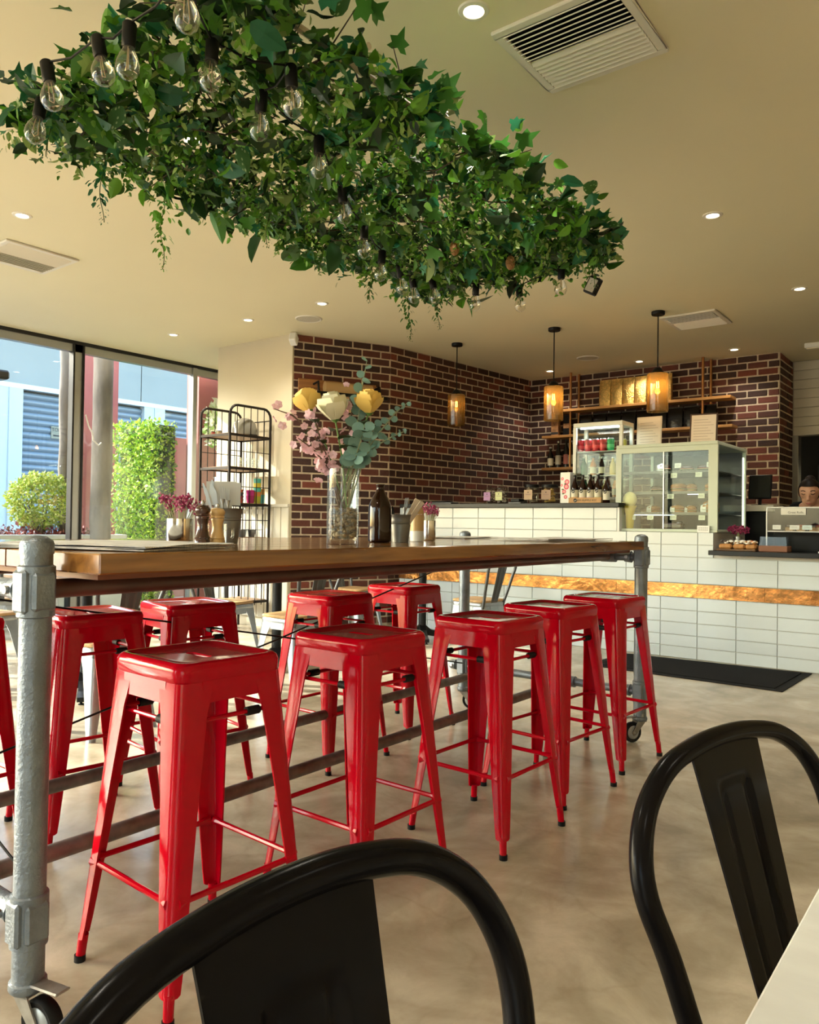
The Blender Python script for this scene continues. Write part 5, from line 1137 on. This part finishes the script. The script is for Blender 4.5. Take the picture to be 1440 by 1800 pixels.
for i, (x, y, z, mg_, h, lb, lab) in enumerate(((-3.21, 6.84, 1.5605, m_gg, .18, None, 'green bottle on the middle fridge shelf'), (-3.12, 6.85, 1.5605, m_org, .18, m_lab, 'orange drink bottle on the middle fridge shelf'), (-3.03, 6.84, 1.5605, m_bg, .17, m_lab, 'dark bottle on the middle fridge shelf'), (-2.93, 6.86, 1.5605, m_yel, .17, None, 'yellow juice bottle on the middle fridge shelf'),
                                               (-3.20, 6.86, 1.3575, m_gg, .17, m_lab, 'green bottle on the fridge floor'), (-3.10, 6.87, 1.3575, m_bg, .17, m_lab, 'dark bottle on the fridge floor'), (-3.0, 6.86, 1.3575, m_yel, .17, m_lab, 'yellow juice bottle on the fridge floor'), (-2.91, 6.87, 1.3575, m_org, .17, m_lab, 'orange drink bottle on the fridge floor'))):
    bottle(lab, x, y, z, mg_, h, .030, (m_white, m_black, m_steel)[i % 3], lb, 'bottles in the fridge')

# ------------------------------------------------------------------ things along the counter top
CT = 1.2966
def badge(parent, c, r_): # round black emblem with a pale hat shaped cut
    MB().prism([(r_ * cos(a * pi / 8), r_ * sin(a * pi / 8)) for a in range(16)], 0, .0006, Matrix.Translation(c) @ FACE_NEG_Y).build('emblem', m_ink, parent)
    MB().prism([(-r_ * .8, -r_ * .2), (-r_ * .1, -.05 * r_), (r_ * .8, r_ * .3), (r_ * .5, r_ * -.05), (0, -r_ * .35), (-r_ * .5, -r_ * .4)], .0006, .0011, Matrix.Translation(c) @ FACE_NEG_Y).build('emblem_cut', m_lab, parent)
bt = thing('bottle_crate', 'small wooden crate with black lettering holding the brown bottles', 'crate', (-3.09, 6.66, CT))
f = MB(); f.box(-.165, .155, -.045, -.037, 0, .052); f.box(-.165, .155, .037, .045, 0, .052); f.box(-.165, -.157, -.037, .037, 0, .052); f.box(.147, .155, -.037, .037, 0, .052); f.box(-.157, .147, -.037, .037, 0, .006); f.build('crate', mat('crate_wood', (.56, .33, .15), .7, var=.12, vs_=20), bt, bevel=.001)
badge(bt, (-.098, -.0455, .026), .018); text('BPM HUMPLE BOY', .024, 'lettering', m_ink, bt, Matrix.Translation((.015, -.0455, .026)) @ FACE_NEG_Y)
for i, x in enumerate((-3.215, -3.135, -3.06, -2.985)):
    t = bottle(('brown bottle with orange edged label, first in the crate', 'brown bottle with pink edged label, second in the crate', 'brown bottle with lilac edged label, third in the crate', 'brown bottle with green edged label, fourth in the crate')[i], x, 6.66, CT + .0065, m_bg, .255, .033, m_black, m_lab, 'brown bottles with pale labels')
    badge(t, (0, -.0342, .105), .017); MB().lathe([(.0337, .034), (.0337, .05)], 20, cap0=False, cap1=False).build('label_edge', mat('edge_%d' % i, ((.7, .35, .08), (.75, .5, .48), (.5, .42, .6), (.35, .4, .15))[i], .6), t)
t = bottle('brown bottle with pale label standing alone right of the crate', -2.895, 6.64, CT, m_bg, .235, .032, m_black, m_lab, 'brown bottles with pale labels'); badge(t, (0, -.0332, .10), .016)
cb = thing('juice_carton', 'tall white carton printed with pink pomegranates and grapefruit', 'carton', (-3.305, 6.68, CT), .0)
MB().box(-.05, .05, -.035, .035, 0, .29).build('carton', m_white, cb, bevel=.002); mp_ = mat('print_pink', (.72, .08, .16), .6); mdk = mat('print_leaf', (.06, .12, .04), .6)
for x, z, r_ in ((.018, .20, .024), (.012, .155, .026), (-.01, .11, .02), (.005, .06, .018), (-.03, .23, .014), (-.035, .17, .012)):
    MB().prism([(r_ * cos(a * pi / 8), r_ * sin(a * pi / 8)) for a in range(16)], 0, .0006, Matrix.Translation((x, -.0352, z)) @ FACE_NEG_Y).build('fruit_print', mp_, cb); MB().prism([(r_ * .6 * cos(a * pi / 6), r_ * .6 * sin(a * pi / 6)) for a in range(12)], .0006, .001, Matrix.Translation((x, -.0352, z)) @ FACE_NEG_Y).build('fruit_print', mat('print_light', (.82, .40, .40), .6), cb)
for x, z in ((-.025, .13), (.0, .18), (-.02, .09)): MB().prism([(-.014, 0), (0, .008), (.016, .002), (0, -.007)], 0, .0008, Matrix.Translation((x, -.0352, z)) @ FACE_NEG_Y).build('leaf_print', mdk, cb)
def jar(label, x, r_, h, lidm, labc, fill, knob):
    t = thing('glass_jar', label, 'jar', (x, 6.70, CT), 0, 'glass jars on the counter')
    MB().lathe([(.001, 0), (r_ * .95, 0), (r_, .006), (r_, h * .86), (r_ * .9, h * .93), (r_ * .9, h * .95)], 28, cap1=False).build('jar_glass', glass('jar_glass', (.92, .93, .88), 1.4), t)
    if knob: MB().lathe([(r_ * 1.0, h * .95), (r_ * 1.02, h * .99), (r_ * .6, h * 1.05), (r_ * .15, h * 1.07), (r_ * .25, h * 1.15), (r_ * .15, h * 1.22), (.001, h * 1.23)], 24, cap0=False).build('lid', glass('jar_lid', (.85, .85, .78), 2), t)
    else: MB().lathe([(r_ * .98, h * .90), (r_ * .98, h * 1.05), (r_ * .9, h * 1.07), (.001, h * 1.07)], 28).build('lid', lidm, t)
    MB().box(-r_ * .62, r_ * .62, -r_ - .002, -r_ + .001, h * .22, h * .75).build('paper_label', mat('jar_label_%.2f' % labc[0], labc, .6), t); MB().box(-r_ * .4, r_ * .4, -r_ - .003, -r_ - .0021, h * .48, h * .51).build('print_line', mat('jar_print', (.25, .15, .15), .6), t); MB().prism([(.006 * cos(a), .006 * sin(a)) for a in range(6)], 0, .0008, Matrix.Translation((0, -r_ - .0022, h * .62)) @ FACE_NEG_Y).build('print_dot', m_ink, t)
    g = random.Random(int(-x * 100)); s = MB()
    for i in range(34):
        a = g.uniform(0, 6.28); q = r_ * .72 * sqrt(g.random()); s.ball((cos(a) * q, sin(a) * q, .02 + g.random() * h * .72), r_ * .20, 7, 4, 1.2, 1, .6)
    o = s.build('contents', fill, t); o['kind'] = 'stuff'
jar('lidded glass jar with a purple label', -4.155, .062, .155, None, (.42, .22, .42), mat('sweets_pale', (.55, .48, .45), .6), True); jar('lidded glass jar with a lime green label', -4.02, .062, .155, None, (.62, .64, .32), mat('sweets_pale', (.5, .5, .5), .6), True)
jar('black lidded jar of striped wafers with a tan label', -3.685, .072, .175, m_blackp, (.46, .32, .2), mat('wafers', (.42, .34, .25), .6, var=.6, vs_=40), False); jar('black lidded jar of yellow biscuits with a brown label', -3.49, .08, .17, m_blackp, (.34, .22, .15), mat('biscuits', (.68, .44, .10), .6), False)
for x, y, w, c, lab in ((-4.72, 6.68, .15, (.015, .015, .02), 'low black tray on the counter near the side brick wall'), (-3.86, 6.74, .07, (.02, .02, .02), 'small black box between the glass jars')):
    t = thing('black_tray', lab, 'tray', (x, y, CT)); MB().box(-w, w, -.07, .07, 0, .02).build('tray', mat('tray_black', c, .35), t, bevel=.004); MB().box(-w * .8, w * .6, -.05, .05, .0205, .05 if w < .1 else .032).build('pad', m_blackp, t, bevel=.004)

# ------------------------------------------------------------------ timber and copper wall shelving
m_shw = wood('shelf_pine', (.50, .25, .07), (.36, .16, .04), .45, (2.5, 30, 30)); m_cop = mat('copper_tube', (.50, .24, .09), .3, 1., var=.2)
ws = thing('wall_shelving', 'timber shelves on copper pipes on the back brick wall', 'shelf', (0, 0, 0))
SY0, SY1 = 8.86, 9.075
for x0, x1, z in ((-4.66, -2.44, 2.545), (-4.74, -4.30, 2.225), (-4.28, -2.42, 2.225), (-4.74, -4.30, 1.822)): MB().box(x0, x1, SY0, SY1, z - .032, z).build('board', m_shw, ws, bevel=.003)
for x, y in ((-4.365, 8.90), (-4.33, 9.06), (-2.75, 8.90), (-2.71, 9.06)):
    for z0, z1 in ((2.5455, 3.0), (2.2255, 2.5125), (1.822, 2.1925)):
        if z0 < 2 and x > -4: continue
        MB().tube([(x, y, z0), (x, y, z1)], .0155, 12).build('pipe', m_cop, ws)
m_gold = mat('gold_foil', (.80, .52, .16), .28, 1., var=.35, vs_=30, bump=1., bs=90); m_bag = mat('black_foil', (.008, .008, .009), .25, .2, bump=.5, bs=22)
def bag(label, x, z, w, h, m, group):
    t = thing('coffee_bag', label, 'bag', (x, 8.95, z + .0006), 0, group); R_ = []
    for f, d_, ww in ((0, .045, .94), (.15, .05, 1), (.5, .045, 1), (.8, .025, 1), (.93, .006, 1), (1, .004, 1)): R_.append([V((sx * w / 2 * ww, sy * d_, h * f)) for sx, sy in ((-1, -.6), (-.6, -1), (.6, -1), (1, -.6), (1, .6), (.6, 1), (-.6, 1), (-1, .6))])
    MB().loft(R_, True, True, True).build('pouch', m, t); MB().box(-w / 2, w / 2, -.006, .006, h * .955, h * .975).build('seal', m, t)
for i in range(6): bag(('gold foil bag at the left end of the top shelf', 'gold foil bag second on the top shelf', 'gold foil bag third on the top shelf', 'gold foil bag fourth on the top shelf', 'gold foil bag behind the right pendant', 'gold foil bag at the right end of the row')[i], -3.925 + i * .148, 2.545, .142, .325, m_gold, 'gold bags on the top shelf')
for i in range(9): bag('black foil bag on the second shelf, %s from the left' % ('first', 'second', 'third', 'fourth', 'fifth', 'sixth', 'seventh', 'eighth', 'ninth')[i], -4.18 + i * .185, 2.225, .172, .245, m_bag, 'black bags on the second shelf')
for i, (x, lb, h) in enumerate(((-4.67, m_lab, .27), (-4.56, mat('label_pale', (.55, .52, .42), .6), .34), (-4.45, mat('label_red', (.45, .15, .12), .6), .36), (-4.385, m_lab, .34))):
    bottle(('spirit bottle at the left end of the small lower shelf', 'spirit bottle with a big pale label on the small lower shelf', 'spirit bottle with a red and white label on the small lower shelf', 'spirit bottle at the right end of the small lower shelf')[i], x, 8.97, 1.8226, mat('dark_bottle', (.02, .018, .015), .1), h, .038, (m_white, m_steel, m_black)[i % 3], lb, 'spirit bottles')
t = thing('tan_box', 'tan and black packet on the small upper left shelf', 'box', (-4.60, 8.97, 2.2256)); MB().box(-.05, .05, -.03, .03, 0, .22).build('box', mat('packet_tan', (.40, .20, .08), .6, var=.6, vs_=18), t, bevel=.003); MB().box(-.05, .05, -.031, -.0303, .02, .05).build('stripe', m_ink, t)
t = thing('dark_box', 'dark packet at the right of the small upper left shelf', 'box', (-4.44, 8.97, 2.2256)); MB().box(-.045, .045, -.03, .03, 0, .25).build('box', m_blackp, t, bevel=.003); MB().box(-.04, .04, -.031, -.0303, .09, .15).build('stripe', mat('packet_tan', (.4, .2, .08), .6), t)

# ------------------------------------------------------------------ till, pastries and acrylic boxes at the low counter
ps = thing('till_stand', 'black stand with a white till drawer behind the display case', 'till', (-1.80, 7.72, 0)); MB().box(-.2, .15, -.15, .2, 0, 1.24).build('cabinet', m_blackp, ps, bevel=.006); MB().box(-.2, .10, -.17, .2, 1.242, 1.30).build('drawer', mat('till_cream', (.62, .58, .48), .5), ps, bevel=.004)
pm = thing('till_screen', 'black till screen on the white drawer', 'screen', (-1.86, 7.70, 1.301)); MB().box(-.10, .10, -.01, .012, .06, .29, Matrix.Rotation(-.2, 4, 'X')).build('screen', m_blackp, pm, bevel=.006); MB().box(-.088, .088, -.0115, -.0105, .075, .275, Matrix.Rotation(-.2, 4, 'X')).build('display', mat('screen_dim', (.02, .022, .018), .1), pm); MB().tube([(0, .02, 0), (0, .05, .12)], .015, 10).build('stand', m_blackp, pm); MB().box(-.06, .06, -.04, .07, 0, .008).build('foot', m_blackp, pm)
LT = .9066
m_acr = glass('acrylic', (.93, .95, .96), .5)
ab = thing('acrylic_box', 'clear acrylic two tier counter display with black back', 'display box', (-1.34, 6.78, LT))
for z in (.155, .345): MB().box(-.22, .20, -.10, .16, z, z + .008).build('shelf', mat('acrylic_edge', (.55, .56, .56), .2), ab)
f = MB()
for x in (-.22, .195): f.box(x, x + .005, -.10, .16, 0, .352)
f.build('side', m_acr, ab); MB().box(-.215, .195, -.10, -.096, .163, .345).build('pane', m_acr, ab); MB().box(-.215, .195, .155, .16, 0, .345).build('back', m_blackp, ab)
for x in (-.22, .19): MB().box(x, x + .010, -.106, -.1005, 0, .345).build('edge_strip', mat('acrylic_edge', (.6, .6, .6), .2), ab)
MB().box(-.11, .07, -.112, -.1065, .29, .342).build('name_plate', mat('label_grey', (.62, .62, .58), .5), ab, bevel=.001); text('Great Rolls.', .024, 'lettering', m_ink, ab, Matrix.Translation((0, -.1126, .308)) @ FACE_NEG_Y)
for i, (x, lab) in enumerate(((-1.49, 'white tag on a ring clip at the left in the acrylic box'), (-1.36, 'white tag in the middle of the acrylic box'), (-1.27, 'pale blue tag at the right in the acrylic box'))): card(lab, x, 6.715, LT + .175, .07 if i else .06, .035, .1, mat('tag_%d' % i, ((.75, .75, .73), (.72, .72, .68), (.55, .68, .70))[i], .6))
for i, x in enumerate((-1.41, -1.33, -1.24, -1.20)):
    t = thing('slice', 'tan slice in the upper tier of the acrylic box, %s' % ('leftmost', 'second', 'third', 'rightmost')[i], 'cake', (x, 6.80, LT + .1636), .1 * i, 'slices in the acrylic box'); MB().box(-.03, .03, -.03, .03, 0, .03).build('base', mat('slice_tan', (.55, .36, .18), .7), t, bevel=.005); MB().box(-.029, .029, -.029, .029, .0305, .05).build('topping', (m_choc, mat('slice_red', (.3, .08, .04), .6))[i % 2], t, bevel=.005)
bx_ = thing('lidded_box', 'clear lidded cake box with brown base on the low counter', 'box', (-1.475, 6.60, LT)); MB().box(-.105, .105, -.075, .075, 0, .045).build('tray', mat('cake_brown', (.20, .08, .04), .6), bx_, bevel=.004); MB().lathe([(.13, .046), (.12, .115), (.001, .116)], 4, cap0=False).xf(Matrix.Rotation(pi / 4, 4, 'Z')).xf(Matrix.Diagonal((1.1, .8, 1, 1))).build('lid', m_acr, bx_)
def tart(label, x, y, r_, m1, seed):
    t = thing('pastry', label, 'pastry', (x, y, LT + .0125), 0, 'pastries on the low counter'); g = random.Random(seed); MB().box(-r_, r_, -.05, .05, 0, .04).build('cake', m_crust, t, bevel=.012)
    s = MB()
    for i in range(16): s.cur = g.randrange(3); s.ball((g.uniform(-r_, r_) * .85, g.uniform(-.045, .045), .045 + g.uniform(0, .018)), g.uniform(.009, .016), 8, 5, 1.3, 1, .7)
    o = s.build('topping', [m1, m_sugar, m_crust], t); o['kind'] = 'stuff'
tag(MB().box(-1.90, -1.60, 6.52, 6.68, LT, LT + .012).build('serving_board', wood('board_dark', (.16, .08, .03), (.1, .05, .02), .5), bevel=.003), 'dark wooden serving board under the pastries', 'board')
tart('dark glazed pastry at the left on the serving board', -1.84, 6.60, .05, m_choc, 1); tart('iced tan pastry in the middle of the serving board', -1.735, 6.60, .045, m_sugar, 2); tart('fruit topped pastry at the right of the serving board', -1.645, 6.60, .04, mat('jam', (.62, .18, .06), .4), 3)
fb = thing('counter_flowers', 'bunch of dark purple pink flowers behind the pastries', 'flower', (-1.80, 6.78, LT)); g = random.Random(5); s = MB()
for i in range(170): a = g.uniform(0, 6.28); q = sqrt(g.random()) * .085; s.cur = g.randrange(3); s.ball((cos(a) * q, sin(a) * q, .16 + g.uniform(-.03, .05) * (1.2 - q * 8)), g.uniform(.005, .009), 5, 3)
o = s.build('florets', [m_flower, mat('statice_dark', (.25, .01, .07), .7), mat('statice_dark', (.25, .01, .07), .7)], fb); o['kind'] = 'stuff'; MB().lathe([(.03, 0), (.036, .11), (.034, .11), (.028, .005)], 18).build('cup', m_steel, fb); MB().tube([(0, 0, .01), (0, 0, .15)], .012, 8).build('stems', mat('dry_stem', (.3, .3, .16), .7), fb)
t = thing('white_tray', 'low white tray at the right edge of the low counter', 'tray', (-1.06, 6.60, LT)); MB().box(-.1, .12, -.07, .07, 0, .012).build('tray', m_white, t, bevel=.003); MB().box(-.08, .1, -.05, .05, .0125, .035).build('loaf', m_crust, t, bevel=.01)

# ------------------------------------------------------------------ woman behind the counter
pn = thing('person', 'woman in a black scoop neck top with dark tied hair looking down behind the counter', 'person', (-1.335, 7.46, 0), radians(0)); pn.scale = (1.03, 1.03, 1.03)
s = MB()
HC = V((-.03, -.145, 1.355))                          # head centre, bowed towards the counter
def ring(c, rx, ry, z, n=18, tx=0.): return [V((c[0] + rx * cos(2 * pi * j / n), c[1] + ry * sin(2 * pi * j / n), z + tx * sin(2 * pi * j / n))) for j in range(n)]
s.loft([ring((0, 0), .15, .10, .84), ring((0, 0), .145, .10, .95), ring((0, -.01), .13, .09, 1.05), ring((0, -.015), .15, .105, 1.14), ring((0, -.02), .165, .10, 1.215), ring((0, -.03), .15, .08, 1.26), ring((-.005, -.045), .085, .062, 1.285), ring((-.015, -.065), .052, .052, 1.305), ring((-.025, -.09), .048, .05, 1.36)], True, True, True)
for sx in (-1, 1):
    s.tube([(sx * .13, -.03, 1.23), (sx * .19, -.025, 1.195), (sx * .215, -.05, 1.02), (sx * .20, -.18, .945), (sx * .13, -.30, .955)], [.05, .048, .04, .034, .026], 12)
    s.tube([(sx * .075, 0, .88), (sx * .085, -.01, .5), (sx * .085, .0, .08)], [.085, .062, .042], 12); s.tube([(sx * .085, .03, .035), (sx * .09, -.13, .03)], [.034, .03], 10)
    s.tube([(sx * .13, -.30, .955), (sx * .115, -.36, .955)], [.026, .032], 10)
    for k in range(4): s.tube([(sx * (.135 - .017 * k), -.36, .958), (sx * (.135 - .018 * k), -.405 + .006 * abs(k - 1.5), .952), (sx * (.133 - .018 * k), -.43 + .008 * abs(k - 1.5), .935)], [.0095, .009, .008], 7)
    s.tube([(sx * .09, -.335, .952), (sx * .075, -.37, .945), (sx * .073, -.392, .935)], [.011, .0095, .008], 7)
hd = MB()
hd.ball((0, 0, .015), .082, 24, 16, .93, 1.12, 1.15); hd.ball((0, -.025, -.045), .058, 20, 12, 1.0, 1.05, 1.05); hd.ball((0, -.055, -.088), .024, 12, 8, 1.1, 1, .9)
hd.tube([(0, -.088, .018), (0, -.100, -.012), (0, -.108, -.030)], [.008, .010, .0135], 10); hd.ball((0, -.098, -.034), .013, 10, 6, 1.25, .8, .75)
hd.ball((0, -.082, -.062), .014, 12, 6, 1.5, .75, .75)
for sx in (-1, 1): hd.ball((sx * .078, .012, -.012), .022, 10, 8, .4, .8, 1.2); hd.ball((sx * .034, -.075, .026), .02, 10, 6, 1.1, .5, .5)
BOW = Matrix.Translation(HC) @ Matrix.Rotation(radians(4), 4, 'Z') @ Matrix.Rotation(radians(20), 4, 'X')
hd.xf(BOW); s.add(hd.v, hd.f, True)
body = s.build('body', mat('skin', (.52, .28, .19), .5, var=.06), pn)
md = body.modifiers.new('r', 'REMESH'); md.mode = 'VOXEL'; md.voxel_size = .0052; md.use_smooth_shade = True
m2_ = body.modifiers.new('s', 'SMOOTH'); m2_.iterations = 4; m2_.factor = .5
dg = bpy.context.evaluated_depsgraph_get(); me = bpy.data.meshes.new_from_object(body.evaluated_get(dg)); body.modifiers.clear(); body.data = me
m_top_ = mat('black_cotton', (.006, .006, .007), .85, spec=.1)
q = MB(); nn = 24
def tring(rx, ry, z, cy, dip=0.): return [V((rx * cos(2 * pi * j / nn), cy + ry * sin(2 * pi * j / nn), z - dip * max(0, -sin(2 * pi * j / nn)) ** 2)) for j in range(nn)]
q.loft([tring(.16, .11, .80, 0), tring(.155, .11, .95, 0), tring(.14, .1, 1.05, -.01), tring(.162, .117, 1.14, -.015), tring(.178, .112, 1.215, -.02, .01), tring(.160, .09, 1.26, -.03, .05), tring(.12, .075, 1.277, -.033, .075)], True); q.build('shirt', m_top_, pn)
for sx in (-1, 1): MB().tube([(sx * .10, -.03, 1.24), (sx * .15, -.028, 1.23), (sx * .193, -.025, 1.197), (sx * .21, -.045, 1.08)], [.05, .058, .056, .050], 14).build('sleeve', m_top_, pn)
q = MB(); q.loft([tring(.165, .115, .93, 0), tring(.165, .115, .84, 0), tring(.17, .115, .76, 0)], True)
for sx in (-1, 1): q.tube([(sx * .078, 0, .80), (sx * .086, -.01, .5), (sx * .086, .0, .07)], [.095, .075, .055], 12)
q.build('trousers', m_top_, pn)
m_hair = mat('dark_hair', (.008, .005, .004), .5, spec=.15, var=.4, vs_=40, stretch=(1, 1, .2))
hr = MB(); R_ = []
for i in range(11):
    th = pi * .5 * (1 - i / 10 * 1.55); rr_ = cos(th); z = sin(th)
    R_.append([V((.084 * rr_ * cos(2 * pi * j / 28), .101 * rr_ * sin(2 * pi * j / 28) + .004, .02 + .101 * z)) for j in range(28)])
for r_ in R_:
    for p in r_:
        if p.y < -.02 and p.z < .075: f = min(1, (.075 - p.z) / .03); p.y = lerp(p.y, max(p.y, -.015), f); p.x *= lerp(1, .97, f)
hr.loft(R_, True, True, False); hr.ball((0, .075, .085), .042, 14, 10); hr.xf(BOW); hr.build('hair', m_hair, pn)
fc = MB()
for sx in (-1, 1):
    for pts, r_ in (([(sx * .018, -.0905, .040), (sx * .034, -.089, .046), (sx * .052, -.078, .040)], .0034), ([(sx * .020, -.0865, .016), (sx * .034, -.0865, .011), (sx * .050, -.075, .016)], .003)): fc.tube(pts, r_, 6)
fc.xf(BOW); fc.build('brows_and_lashes', m_hair, pn)
lp = MB(); lp.tube([(-.022, -.088, -.062), (-.008, -.0945, -.0585), (0, -.0945, -.060), (.008, -.0945, -.0585), (.022, -.088, -.062)], [.002, .0042, .0038, .0042, .002], 8); lp.tube([(-.018, -.089, -.0655), (0, -.094, -.0685), (.018, -.089, -.0655)], [.002, .005, .002], 8); lp.xf(BOW); lp.build('lips', mat('lip', (.42, .14, .11), .4), pn)
